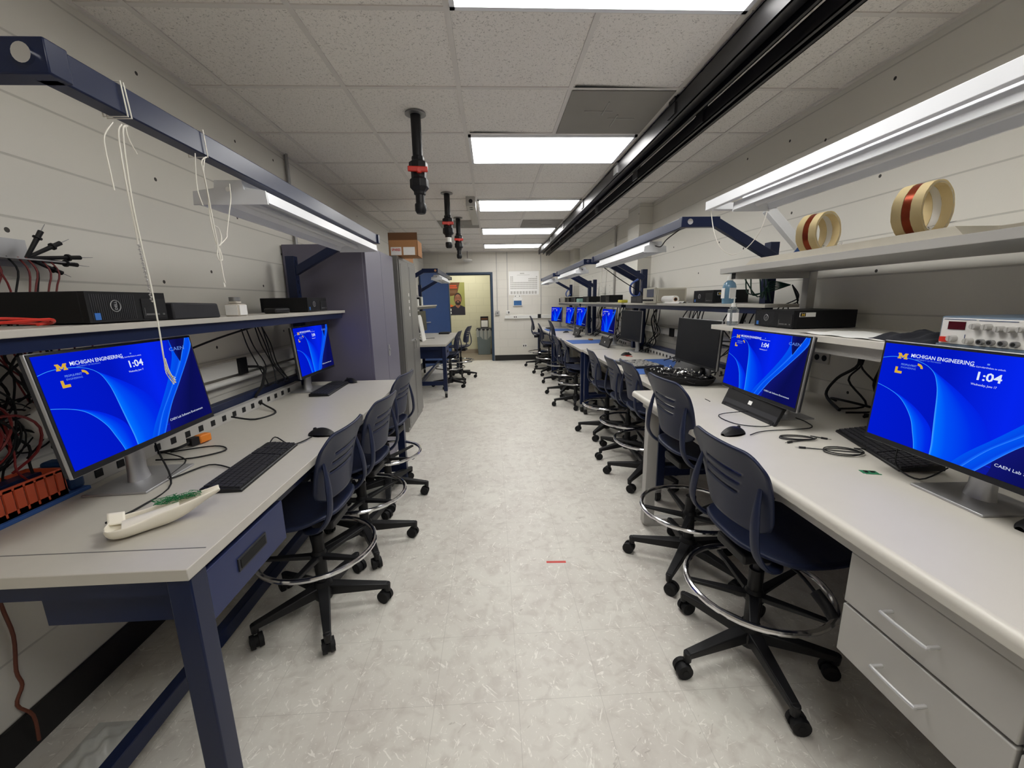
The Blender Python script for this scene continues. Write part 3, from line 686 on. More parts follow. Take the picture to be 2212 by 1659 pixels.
# =================================================================== MONITORS
def screen_materials():
    def ramped(name, stops, strength=1.0, uvaxis=0, mixbase=None):
        m = bpy.data.materials.new(name); m.use_nodes = True; N = m.node_tree.nodes; L = m.node_tree.links; N.clear()
        uv = N.new('ShaderNodeUVMap'); uv.uv_map = 'UVMap'; sp = N.new('ShaderNodeSeparateXYZ'); L.new(uv.outputs[0], sp.inputs[0])
        r = N.new('ShaderNodeValToRGB'); L.new(sp.outputs[uvaxis], r.inputs[0])
        els = r.color_ramp.elements
        while len(els) > 1: els.remove(els[-1])
        els[0].position = stops[0][0]; els[0].color = lin(stops[0][1])+(1,)
        for p, c in stops[1:]: e = els.new(p); e.color = lin(c)+(1,)
        e = N.new('ShaderNodeEmission'); L.new(r.outputs[0], e.inputs[0]); e.inputs[1].default_value = strength
        o = N.new('ShaderNodeOutputMaterial'); L.new(e.outputs[0], o.inputs[0]); return m
    base = ramped('screen_blue', [(0, (0, 26, 205)), (.35, (2, 22, 190)), (.62, (4, 36, 236)), (.78, (6, 34, 215)), (.86, (14, 20, 110)), (1, (10, 14, 76))])
    petal = ramped('screen_petal', [(0, (60, 160, 255)), (.035, (0, 110, 255)), (.25, (0, 78, 245)), (.7, (0, 44, 232)), (1, (2, 34, 226))])
    band = ramped('screen_band', [(0, (0, 84, 240)), (.7, (4, 70, 230)), (.93, (20, 110, 255)), (1, (70, 150, 255))])
    navy = ramped('screen_navy', [(0, (16, 20, 110)), (.5, (10, 14, 80)), (1, (12, 14, 88))])
    wt = emit('screen_white', (226, 236, 255), .95); dim = emit('screen_dim', (110, 150, 240), .9); ye = emit('screen_yellow', (226, 180, 60), .9)
    return [base, petal, band, navy, wt, dim, ye]
SM = screen_materials()
def screen_mesh(Wd, Hd):
    """wallpaper, clock and logos in the XZ plane (x right, z up), facing -Y"""
    V = []; F = []; MI = []; UV = []
    def poly(pts, uvs, mi, lay):
        o = len(V)
        for (u, v) in pts: V.append(((u-.5)*Wd, -lay*.00012, (v-.5)*Hd))
        F.append(tuple(range(o, o+len(pts)))); MI.append(mi); UV.append(uvs)
    n = 24
    for i in range(n): a, b = i/n, (i+1)/n; poly([(a, 0), (b, 0), (b, 1), (a, 1)], [(a, 0), (b, 0), (b, 1), (a, 1)], 0, 0)
    def smooth(pts, k=6):
        P = [Vector(p) for p in pts]; Q = []
        for i in range(len(P)-1):
            p0, p1, p2, p3 = P[max(0, i-1)], P[i], P[i+1], P[min(len(P)-1, i+2)]
            for q in range(k):
                t = q/k; Q.append(.5*((2*p1)+(-p0+p2)*t+(2*p0-5*p1+4*p2-p3)*t*t+(-p0+3*p1-3*p2+p3)*t**3))
        return Q+[P[-1]]
    def resample(P, m):
        d = [0]
        for a, b in zip(P, P[1:]): d.append(d[-1]+(b-a).length)
        out = []
        for i in range(m+1):
            s = d[-1]*i/m; j = 0
            while j < len(d)-2 and d[j+1] < s: j += 1
            t = (s-d[j])/max(1e-9, d[j+1]-d[j]); out.append(P[j].lerp(P[j+1], min(1, t)))
        return out
    def strip(A, B, mi, lay, m=26, cols=6):
        A = resample(smooth(A), m); B = resample(smooth(B), m)
        for i in range(m):
            for c in range(cols):
                a, b = c/cols, (c+1)/cols
                q = [A[i].lerp(B[i], a), A[i].lerp(B[i], b), A[i+1].lerp(B[i+1], b), A[i+1].lerp(B[i+1], a)]
                poly([(min(1, max(0, p.x)), min(1, max(0, p.y))) for p in q], [(a, 0), (b, 0), (b, 1), (a, 1)], mi, lay)
    A = [(0, .842), (.045, .864), (.09, .872), (.144, .869), (.199, .855), (.252, .82), (.29, .76), (.313, .664), (.325, .566), (.336, .388), (.346, .227), (.354, .102), (.356, .0)]
    Bq = [(0, .56), (.032, .547), (.085, .518), (.141, .468), (.189, .385), (.229, .275), (.252, .156), (.267, .07), (.276, 0)]
    strip(A[5:], [(.262, .81), (.38, .68), (.45, .59), (.52, .48), (.575, .34), (.60, .2), (.61, .08), (.60, 0)], 1, 1)
    strip(Bq[2:], [(.1, .515), (.16, .475), (.23, .41), (.29, .33), (.33, .25), (.348, .16), (.354, .05), (.355, 0)], 1, 1)
    def line(P, w, mi, lay):
        P = smooth(P, 5)
        for a, b in zip(P, P[1:]):
            d = (b-a).normalized(); nn = Vector((-d.y*.56, d.x))*w
            poly([(max(0, p.x), min(1, max(0, p.y))) for p in (a-nn, b-nn, b+nn, a+nn)], [(0, 0)]*4, mi, lay)
    C1 = [(.808, 1), (.804, .837), (.741, .635), (.617, .357), (.512, .143), (.455, 0)]
    C1b = [(.962, 1), (.851, .712), (.70, .42), (.587, .209), (.505, 0)]
    C2 = [(1.0, 1), (.985, .87), (.797, .503), (.674, .275), (.558, 0)]
    # dark region right of the bands
    strip(C2, [(1, 1), (1, .95), (1, .7), (1, .4), (1, 0)], 3, 1, cols=4)
    strip(C1, C1b, 2, 2); strip(C1b, C2, 2, 3)
    strip([(.812, 1), (.82, .92), (.83, .84), (.852, .735)], [(.955, 1), (.93, .92), (.895, .84), (.858, .735)], 3, 4, m=8, cols=3)
    line(A, .0022, 1, 2); line(Bq, .0022, 1, 2)
    me = bpy.data.meshes.new('screen')
    mb = MB()
    def tx(s, u, v, size, mi, width=None, bold=0): text_mesh(mb, s, (u-.5)*Wd, (v-.5)*Hd, size*Hd, mi, width=width*Wd if width else None, bold=bold*Hd)
    tx('MICHIGAN ENGINEERING', .155, .885, .050, 4, .292, .0006)
    tx('UNIVERSITY OF MICHIGAN', .183, .862, .018, 5, .125)
    tx('1:04', .462, .772, .098, 4, .094, .0022)
    tx('Wednesday, June 17', .455, .722, .026, 4, .10)
    tx('Press Ctrl+Alt+Delete to unlock.', .433, .875, .019, 4, .138)
    tx('PEOPLE-FIRST', .112, .793, .026, 5, .084, .0005); tx('ENGINEERING', .114, .764, .024, 5, .08)
    tx('CAEN', .79, .868, .060, 5, .13); tx('CAEN Lab Software Environment', .62, .098, .036, 4, .30)
    Tq = [(p[0], -.0008, p[1]) for p in mb.v]
    o = len(V); V += Tq
    for f, mi in zip(mb.f, mb.m): F.append(tuple(i+o for i in f)); MI.append(mi); UV.append([(0, 0)]*len(f))
    def flat(pts, mi, lay=7): poly(pts, [(0, 0)]*len(pts), mi, lay)
    # block letter and yellow corner marks, padlock
    x0, y0, w, h = .085, .855, .055, .058
    for q in ([(0, 0), (.38, 0), (.38, .2), (.3, .2), (.3, .55), (.3, .8), (.3, 1), (0, 1), (0, .8), (.08, .8), (.08, .2), (0, .2)],
              [(.62, 0), (1, 0), (1, .2), (.92, .2), (.92, .8), (1, .8), (1, 1), (.7, 1), (.7, .55), (.7, .2), (.62, .2)],
              [(.3, 1), (.3, .5), (.5, .15), (.5, .5)], [(.5, .5), (.5, .15), (.7, .5), (.7, 1)]):
        flat([(x0+a*w, y0+b*h) for a, b in q], 6)
    flat([(.085, .77), (.099, .77), (.099, .73), (.085, .73)], 6); flat([(.085, .73), (.125, .73), (.125, .705), (.085, .705)], 6)
    for k in range(8):
        a0, a1 = PI/2-k*PI/16, PI/2-(k+1)*PI/16
        flat([(.20+.030*math.cos(a0), .785+.048*math.sin(a0)), (.20+.030*math.cos(a1), .785+.048*math.sin(a1)), (.20+.018*math.cos(a1), .785+.026*math.sin(a1)), (.20+.018*math.cos(a0), .785+.026*math.sin(a0))], 6)
    flat([(.499, .905), (.509, .905), (.509, .918), (.499, .918)], 5)
    me.from_pydata(V, [], F)
    for m in SM: me.materials.append(m)
    me.polygons.foreach_set('material_index', MI)
    uvl = me.uv_layers.new(name='UVMap'); k = 0
    for u in UV:
        for c in u: uvl.data[k].uv = c; k += 1
    me.update(); return me
SCR = {}
def monitor(label, cx, cy, cz, yaw, tilt, Wd, Hd, desk, base=(0, 0), on=True, silver=True, group='thin black monitors on the benches', bw=.235, bd=.18):
    """yaw: direction of the screen's right edge (deg); (cx,cy,cz) centre of the panel front; base = offset of the foot from centre, backwards"""
    t = thing('monitor', label, 'monitor', (cx, cy, desk), math.radians(yaw), group)
    ch = cz-desk
    Tm = Matrix.Translation((0, 0, ch)) @ Matrix.Rotation(-math.radians(tilt), 4, 'X')
    hw, hh = Wd/2, Hd/2
    p = MB().box(-hw, hw, .002, .012, -hh, hh, 0).box(-hw*.99, hw*.99, .012, .024, -hh*.98, hh*.98, 1)
    p.prism([(-hw*.55, -hh*.5), (hw*.55, -hh*.5), (hw*.5, hh*.5), (-hw*.5, hh*.5)], .024, .045, 'XZ', 1).xf(Tm)
    pan = p.build('panel', [M_alu if silver else M_blk, M_gblk], t, bevel=.002)
    MB().box(-hw+.002, hw-.002, -.0005, .003, -hh+.002, hh-.002).xf(Tm).build('bezel', M_blk, pan)
    key = (round(Wd, 3), round(Hd, 3))
    if on:
        if key not in SCR: SCR[key] = screen_mesh(Wd-.018, Hd-.028)
        s = bpy.data.objects.new('screen', SCR[key]); C.objects.link(s); s.parent = pan
        s.matrix_local = Tm @ Matrix.Translation((0, -.0012, .005))
    else:
        MB().box(-hw+.009, hw-.009, -.0014, 0, -hh+.018, hh-.009).xf(Tm).build('screen', M_off, pan)
    bx, by = base
    MB().prism([(bx-bw/2, by-bd/2), (bx+bw/2, by-bd/2), (bx+bw/2, by+bd/2), (bx-bw/2, by+bd/2)], 0, .008, 'XY').build('stand_base', M_alu, t, bevel=.002)
    top = ch+.02
    m = MB(); n = 18
    def ring(z, cx_, cy_, a, b): return [(cx_+a*math.cos(2*PI*i/n), cy_+b*math.sin(2*PI*i/n), z) for i in range(n)]
    R = [ring(.006, bx, by+.01, .040, .026), ring(.04, bx, by+.012, .034, .022), ring(top*.6, bx*.6, by*.7+.02, .032, .018), ring(top, 0, .062, .032, .014)]
    for r in R: m.v += r
    for j in range(3):
        for i in range(n): m.f.append((j*n+i, j*n+(i+1) % n, (j+1)*n+(i+1) % n, (j+1)*n+i)); m.m.append(0)
    m.f.append(tuple(3*n+i for i in range(n))); m.m.append(0)
    m.build('stand_neck', M_alu, t)
    MB().box(-.05, .05, .04, .062, ch-.05, ch+.05).build('mount_plate', M_gblk, t, bevel=.003)
    return t
monitor('lit blue monitor nearest on the left, beside the hanging white string', -1.146, 1.357, 1.157, 93.4, 7.3, .611, .335, .84, base=(0.04, .085), bw=.24, bd=.19)
monitor('smaller lit blue monitor at far end of left bench, next to purple-grey cabinet', -1.236, 2.896, 1.127, 89.4, 4.5, .54, .335, .84, base=(0, .07))
monitor('lit blue monitor nearest on the right, cut off by picture edge', 1.275, .985, 1.116, -92.4, 3.0, .611, .335, .84, base=(-.05, .115), bw=.20, bd=.19)
monitor('lit blue monitor second on the right, behind the tilted keyboard', 1.332, 1.955, 1.097, -91.6, 6.0, .611, .335, .84, base=(0, .13))
monitor('switched-off black monitor beside the white shelf end', 1.482, 2.914, 1.112, -89.6, 2.7, .611, .335, .82, base=(0, .10), on=False)
monitor('dark switched-off monitor on silver stand, far end of near blue bench', 1.612, 4.853-.12, 1.125, -84, 1.7, .54, .35, .82, base=(0, .09), on=False)
monitor('blue lit monitor at near end of the middle blue bench', 1.57, 5.52, 1.14, -89, 3.3, .60, .335, .82, base=(0, .09))
monitor('blue lit monitor at far end of the middle blue bench', 1.55, 7.12, 1.14, -86, 3.5, .60, .335, .82, base=(0, .09))
monitor('pale blue lit monitor at near end of the bench by the end wall', 1.53, 8.05, 1.13, -84, 3, .56, .335, .82, base=(0, .09))
monitor('bright blue lit monitor farthest on the right, turned toward the aisle', 1.45, 9.25, 1.12, -72, 2, .52, .33, .82, base=(0, .09))
monitor('black monitor seen edge-on at far left bench', -1.16, 6.95, 1.13, 86, 2, .54, .335, .82, base=(0, .09), on=False)
# =================================================================== KEYBOARDS, MICE
def keyboard(label, loc, rotz, tilt=0, under=False, name='keyboard'):
    """0.44 x 0.13; origin at one long bottom edge; tilt leans it up about that edge (deg)"""
    t = thing(name, label, 'keyboard', loc, rotz)
    M = Matrix.Rotation(math.radians(tilt), 4, 'X')
    if under: M = M @ Matrix.Translation((0, 0, 0)) @ Matrix.Diagonal((1, 1, -1, 1))
    MB().prism([(0, 0), (.128, 0), (.128, .018), (.118, .022), (.004, .010), (0, .006)], -.22, .22, 'YZ').xf(M).build('housing', M_blk, t, bevel=.002)
    ks = MB()
    for r in range(6):
        y = .010+r*.0185; z = .0105+r*.0018; x = -.212
        row = [1]*15 if r else [1.25, 1.25, 1.25, 6, 1.25, 1.25, 1.5, 1.25]
        k = .286/sum(row)
        for wdt in row:
            ks.box(x+.001, x+wdt*k-.0015, y, y+.0155, z, z+.006); x += wdt*k
        x = .082
        for q in range(3): ks.box(x+.001, x+.017, y, y+.0155, z, z+.006); x += .019
        x = .143
        if r < 5:
            for q in range(4): ks.box(x+.001, x+.016, y, y+.0155, z, z+.006); x += .0185
    ks.xf(M).build('keys', M_gblk, t)
    if under:
        MB().box(-.218, .218, .002, .046, -.0008, 0).xf(M).build('lower_band', M_gblk, t)
        u = MB().box(-.014, .014, .052, .072, -.0012, 0, 0).xf(M).build('sticker', M_paper, t)
        MB().box(-.20, .20, .012, .022, -.002, 0).box(-.205, -.18, .10, .122, -.006, 0).box(.18, .205, .10, .122, -.006, 0).box(-.21, -.185, .006, .018, -.004, 0).box(.185, .21, .006, .018, -.004, 0).xf(M).build('feet', M_blkm, t)
    return t
def mouse(label, x, y, z, rot, col=None):
    def f(u, v):
        x_ = (u*2-1); a = v
        w = .034*(math.sin(PI*min(1, max(0, a*.94+.03)))**.5); h = .038*(math.sin(PI*(a*.9+.05))**.7)*(1-x_*x_*.75)
        return (x_*w, (a-.5)*.125, h*(1-.12*a))
    t = thing('mouse', label, 'mouse', (x, y, z), rot)
    m = MB().grid(f, 12, 16); b = MB().grid(lambda u, v: (f(u, v)[0], f(u, v)[1], 0), 12, 16)
    m.add(b.v, b.f); m.build('shell', col or M_blk, t, smooth=60)
    MB().cyl((-.003, .03, .027), (.003, .03, .027), .009, n=12).build('scroll_wheel', M_gblk, t)
    return t
keyboard('black keyboard lying flat near the front of the left bench', (-.835, 1.485, .84), math.radians(93))
keyboard('black keyboard lying flat at far end of the left bench', (-1.09, 2.88, .84), math.radians(92))
keyboard('upturned black keyboard leaning on the second right monitor, white sticker on it', (1.285, 1.965, .84), math.radians(-90), 68, True)
keyboard('upturned black keyboard leaning on the switched-off monitor by the shelf end', (1.50, 3.13, .82), math.radians(-90), 58, True)
keyboard('black keyboard lying under the nearest right monitor', (1.43, 1.44, .84), math.radians(-108), 6)
keyboard('dark keyboard propped upright before the monitor at near end of the middle blue bench', (1.46, 5.33, .82), math.radians(-90), 72, True)
keyboard('dark keyboard propped upright before the monitor at far end of the middle blue bench', (1.42, 7.0, .82), math.radians(-90), 70, True)
keyboard('black keyboard on the far right bench near the end wall', (1.20, 9.0, .82), math.radians(-88))
mouse('black mouse by the nearest left chair back', -.80, 1.84, .84, math.radians(80))
mouse('black mouse beyond the far keyboard on the left bench', -1.10, 3.13, .84, math.radians(60))
mouse('black mouse before the second monitor on the right desk', 1.045, 1.665, .84, math.radians(-70))
mouse('black mouse at the right edge of the picture on the desk', 1.375, .87, .84, math.radians(-90))
mouse('black mouse behind the upturned keyboard near the shelf end', 1.70, 2.70, .82, math.radians(-60))
mouse('black mouse next to the red wire on the near blue bench', 1.47, 4.42, .82, math.radians(-80))
mouse('black mouse on the middle blue bench near the blue mat', 1.42, 6.75, .82, math.radians(-80))
mouse('dark mouse on the bench by the end wall', 1.40, 7.75, .82, math.radians(-80))
# =================================================================== DESKTOP COMPUTERS
def computer(label, loc, rotz, w=.29, d=.30, h=.093, logo=True, sticker=False):
    """front faces local -Y"""
    t = thing('desktop_computer', label, 'computer', loc, rotz, 'black desktop computers on the shelves')
    MB().box(-w/2, w/2, .018, d, 0.004, h).build('case', M_blkm, t, bevel=.003)
    f = MB().box(-w/2, w/2, 0, .018, .004, h, 0)
    for k in range(22):
        x = -w/2+.012+k*.007
        if x < w/2*.25: f.box(x, x+.003, -.001, 0, .012, h-.008, 1)
    fo = f.build('front_panel', [M_blkm, M_gblk], t, bevel=.002)
    MB().box(w*.14, w/2-.006, -.0025, 0, .010, h-.02, 0).box(w*.18, w*.30, -.0035, -.0025, .02, .026, 1).box(w*.32, w*.37, -.0035, -.0025, .02, .026, 1).box(w*.42, w*.45, -.0035, -.0025, .02, .026, 1).box(w*.165, w*.172, -.0035, -.0025, .018, .045, 1).build('port_panel', [M_blk, M_dgrey], fo)
    if logo:
        m = MB(); n = 24
        pts = [(-.055+.017*math.cos(2*PI*i/n), -.002, h*.55+.017*math.sin(2*PI*i/n)) for i in range(n)]
        m.tube(pts, .0014, n=6, sub=1, closed=True)
        text_mesh(m, 'DELL', 0, 0, .013, 0, width=.026, bold=.0004, M=Matrix.Translation((-.0505, -.0024, h*.55-.012)) @ Matrix.Rotation(PI/2, 4, 'X') @ Matrix.Rotation(PI/2, 4, 'Z'))
        m.build('emblem', M_alu, fo)
        MB().box(-w/2+.018, -w/2+.036, -.0015, 0, .012, .032).build('blue_label', mat('label_blue', (50, 110, 190), .5), fo)
    if sticker:
        s_ = MB().box(-w/2-.0012, -w/2, .03, .105, h-.034, h-.008, 0)
        so = s_.build('asset_sticker', M_paper, t)
        MB().box(-w/2-.0018, -w/2-.001, .032, .06, h-.032, h-.010).build('sticker_logo', M_blk, so)
    return t
computer('black desktop computer on left shelf beside the hanging string', (-1.16, 1.393, 1.385), math.radians(90), w=.29, d=.30, h=.095)
tag(MB().prism([(0, 0), (.235, 0), (.225, .058), (.0, .062)], 0, .17, 'XZ').xf(Matrix.Translation((-1.15, 1.555, 1.385)) @ Matrix.Rotation(math.radians(86), 4, 'Z')).build('docking_box', M_gblk, bevel=.006), 'low charcoal plastic box between computer and glass jar on left shelf', 'box')
computer('black desktop computer on left shelf by the cabinet, seen from its side', (-1.16, 2.83, 1.385), math.radians(90), w=.30, d=.29, h=.090)
tag(MB().box(-.07, .07, -.035, .035, 0, .03).xf(Matrix.Translation((-1.22, 2.42, 1.385)) @ Matrix.Rotation(math.radians(85), 4, 'Z')).build('power_adapter', M_blk, bevel=.008), 'small black power adapter before the far computer on left shelf', 'power adapter')
computer('black desktop computer with white sticker on the white shelf', (1.545, 2.20, 1.262), math.radians(-90), w=.31, d=.34, h=.095, sticker=False)
computer('black desktop computer behind the blue gel bottle on the blue shelf', (1.65, 3.18, 1.385), math.radians(-90), w=.30, d=.27, h=.10)
computer('black desktop computer at near end of the middle shelf', (1.62, 5.9, 1.385), math.radians(-84), w=.34, d=.20, h=.105, logo=False)
computer('black desktop computer farther along the middle shelf', (1.62, 7.1, 1.385), math.radians(-84), w=.32, d=.2, h=.10, logo=False)
computer('black desktop computer on the last right shelf, nearer one', (1.62, 8.2, 1.385), math.radians(-84), w=.30, d=.2, h=.10, logo=False)
computer('black desktop computer on the last right shelf, farther one', (1.62, 8.9, 1.385), math.radians(-84), w=.30, d=.2, h=.10, logo=False)
for (x, y, w, d, h, lab) in ((1.70, 4.70, .14, .22, .075, 'black speaker-like box next to the blue post on the shelf'), (1.69, 4.47, .16, .20, .078, 'dark power supply box beside the beige oscilloscope')):
    t = thing('power_box', lab, 'box', (x, y, 1.385)); MB().box(-w/2, w/2, -d/2, d/2, 0, h).build('case', M_blkm, t, bevel=.004); MB().box(-w/2-.003, -w/2, -d/2+.02, d/2-.02, .01, h-.01).build('front_panel', M_gblk, t)
# sticker + side marks on near right PC
def pc_stickers():
    for (x, y, z, rz, lab) in ((1.545, 2.20, 1.262, .155, 'a'), (1.65, 3.18, 1.385, .150, 'b')):
        o = [k for k in bpy.data.objects if k.name.startswith('desktop_computer') and abs(k.location.x-x) < .01 and abs(k.location.y-y) < .01][0]
        s = 1
        so = MB().box(rz+.0003, rz+.0015, .03, .115, .062, .084, 0).build('asset_sticker', M_paper, o)
        MB().box(rz+.0014, rz+.0019, .033, .062, .064, .082, 0).build('sticker_logo', M_blk, so)
        m = MB(); text_mesh(m, 'M', 0, 0, .016, 0, width=.016, bold=.0006, M=Matrix.Translation((rz+.0022, .040, .067)) @ Matrix.Rotation(PI/2, 4, 'Z') @ Matrix.Rotation(PI/2, 4, 'X')); m.build('sticker_letter', mat('maize', (222, 184, 60), .5), so)
pc_stickers()
# =================================================================== SHELF OBJECTS
def pump_bottle(label, x, y, z, s, gel, square=False):
    t = thing('pump_bottle', label, 'bottle', (x, y, z))
    if square: MB().box(-.032*s, .032*s, -.022*s, .022*s, 0, .115*s).box(-.024*s, .024*s, -.016*s, .016*s, .115*s, .13*s).build('bottle', gel, t, bevel=.012*s)
    else: MB().lathe([(.0, 0), (.034*s, 0), (.036*s, .01*s), (.036*s, .095*s), (.03*s, .115*s), (.014*s, .13*s), (.014*s, .135*s)], n=24).build('bottle', gel, t)
    MB().box(-.0335*s if square else -.037*s, -.030*s if square else -.034*s, -.016*s, .016*s, .03*s, .088*s).box(-.018*s, .018*s, -.0375*s, -.034*s if not square else -.0222*s, .03*s, .088*s).build('label', M_paper, t)
    p = MB().cyl((0, 0, .130*s), (0, 0, .155*s), .017*s, .014*s, n=16).cyl((0, 0, .155*s), (0, 0, .185*s), .004*s, n=8).cyl((0, 0, .185*s), (0, 0, .193*s), .010*s, n=12)
    p.bar((0, 0, .190*s), (-.03*s, -.012*s, .187*s), .007*s, .006*s)
    p.build('pump', M_whp, t)
pump_bottle('clear sanitizer pump bottle on the end of the white shelf', 1.455, 2.43, 1.262, .86, M_clear, True)
pump_bottle('taller pump bottle of blue gel on the blue shelf', 1.71, 2.93, 1.385, 1.25, M_cleblu)
def jar():
    t = thing('glass_jar', 'small white labelled jar with silver lid on left shelf', 'jar', (-1.16, 1.94, 1.385))
    MB().box(-.032, .032, -.032, .032, 0, .055).box(-.02, .02, -.02, .02, .055, .068).build('jar_body', mat('frosted', (205, 198, 186), .3), t, bevel=.01)
    MB().cyl((0, 0, .068), (0, 0, .085), .022, n=20).build('lid', M_galv, t)
    m = MB().box(.0325, .0335, -.028, .028, .006, .05, 0).box(-.026, .026, -.0338, -.0325, .006, .05, 0)
    m.build('label', M_paper, t)
jar()
def scope():
    t = thing('oscilloscope', 'beige bench oscilloscope standing on the blue shelf', 'oscilloscope', (1.60, 4.13, 1.385))
    MB().box(0, .30, -.15, .15, 0, .145).build('case', M_beige, t, bevel=.006)
    f = MB().box(-.02, 0, -.16, .16, -.0, .15, 0).build('front_panel', M_beige, t, bevel=.005)
    MB().box(-.024, -.02, -.13, .04, .06, .135).build('display', M_lcd, f)
    k = MB()
    for i in range(6): k.cyl((-.02, -.12+i*.045, .03), (-.036, -.12+i*.045, .03), .009, n=10)
    k.build('knob_row', M_gblk, f)
    MB().box(.02, .28, -.155, -.15, .02, .13).build('side_panel', mat('tan_panel', (160, 154, 140), .6), t)
scope()
t = thing('paper_roll', 'white paper roll lying beside the oscilloscope', 'paper roll', (1.68, 3.88, 1.42))
MB().cyl((0, -.15, 0), (0, .15, 0), .034, n=24).build('roll', M_paper, t); MB().cyl((0, -.151, 0), (0, -.150, 0), .018, n=18).cyl((0, -.1515, 0), (0, -.1508, 0), .013, n=18, mi=1).build('core', [M_card, M_dark], t)
tag(MB().grid(lambda u, v: (1.62+.12*u, 3.55+.34*v, 1.386+.016*abs(math.sin(u*9+v*5))*math.sin(PI*u)), 12, 14).build('crumpled_paper', M_paper), 'crumpled white paper before the paper roll', 'paper')
t = thing('multimeter', 'yellow handheld multimeter lying on the blue shelf', 'multimeter', (1.66, 5.2, 1.385)); MB().box(-.04, .04, -.08, .08, 0, .035).build('case', M_ymat, t, bevel=.008); MB().box(-.028, .028, .02, .065, .035, .037).build('display', M_lcd, t)
tag(MB().box(-.11, .11, -.13, .13, 0, .07).xf(Matrix.Translation((1.72, 7.72, 1.385))).build('teal_case', mat('teal', (120, 158, 150), .5), bevel=.012), 'pale teal instrument case behind a blue post on the shelf', 'case')
for (y, lab) in ((9.30, 'grey beige instrument near the end of the last shelf'), (9.55, 'farthest grey beige instrument on the last shelf')):
    t = thing('bench_meter', lab, 'instrument', (1.60, y, 1.385)); MB().box(0, .22, -.10, .10, 0, .12).build('case', M_beige, t, bevel=.005); MB().box(-.006, 0, -.08, .08, .015, .105).build('front_panel', M_lgrey, t)
t = thing('small_speaker', 'small brown-black speaker at far end of the last shelf', 'speaker', (1.60, 9.76, 1.385)); MB().box(0, .12, -.07, .07, 0, .09).build('case', M_blkm, t, bevel=.004); MB().cyl((0, 0, .045), (-.004, 0, .045), .032, n=16).build('speaker_cone', M_gblk, t)
tag(MB().box(-.012, .012, -.01, .01, 0, .05).xf(Matrix.Translation((1.78, 5.42, 1.49))).build('knife_stub', M_yel), 'tiny olive stub standing on the big black computer', 'stub') if False else None
def coil(label, x, y, z, R, w, ang, lean=0):
    t = thing('wire_coil', label, 'coil', (x, y, z+R), ang, 'copper coils on the upper shelf')
    n = 48
    def ringf(r0, r1, x0, x1, wob=0):
        m = MB(); prof = [(r0, x0), (r1, x0), (r1, x1), (r0, x1), (r0, x0)]
        vs = []; fs = []
        for j, (r, xx) in enumerate(prof):
            for i in range(n):
                a = 2*PI*i/n; rr = r*(1+wob*math.sin(a*9+j)+wob*.6*math.sin(a*23+2*j)); vs.append((xx, rr*math.cos(a), rr*math.sin(a)))
        for j in range(4):
            for i in range(n): fs.append((j*n+i, j*n+(i+1) % n, (j+1)*n+(i+1) % n, (j+1)*n+i))
        return m.add(vs, fs)
    ringf(R-.009, R-.004, -w/2, w/2).build('former', M_whp, t)
    ringf(R-.004, R, -w*.14, w*.14).build('winding', M_copper, t)
    for s in (-1, 1):
        a, b = sorted((s*w*.15, s*w/2))
        ringf(R-.0115, R+.001, a, b, .010).build('tape_band', M_tape, t)
    m = MB(); rnd = random.Random(int(R*1e4))
    for k in range(3):
        p = [(.0, R*.5, -R*.6)]
        for q in range(7): p.append((rnd.uniform(-.02, .05), R*.9-.05*q*0+rnd.uniform(-.02, .06)-.0, -R+.005+rnd.uniform(0, .05)))
        m.tube([(v[0], v[1], v[2]) for v in p], .0007, n=4)
    m.build('loose_wire', M_galv, t)
coil('smaller taped copper coil standing on the upper shelf, blue rag inside', 1.60, 2.02, 1.637, .092, .092, math.radians(-72))
coil('larger taped copper coil standing on the upper shelf', 1.59, 1.52, 1.637, .094, .090, math.radians(-74))
tag(MB().grid(lambda u, v: (1.60+.09*(u-.5), 2.10+.09*(v-.5), 1.645+.05*math.sin(PI*u)*math.sin(PI*v)*(1+.3*math.sin(13*u)*math.cos(11*v))), 14, 14).build('blue_rag', mat('blue_rag', (30, 66, 120), .9), smooth=70), 'crumpled blue rag behind the smaller coil', 'rag')
for k in (0, 1):
    tag(MB().lathe([(.006, 0), (.006, .03), (.003, .04), (.003, .055), (.0, .055)], (1.69+.0*k, 2.12+.035*k, 1.637+.12), 10).cyl((1.69, 2.12+.035*k, 1.637), (1.69, 2.12+.035*k, 1.76), .006, n=10).build('small_tube', M_whp), 'slim white tube standing behind the smaller coil', 'tube', 'pair of slim white tubes')
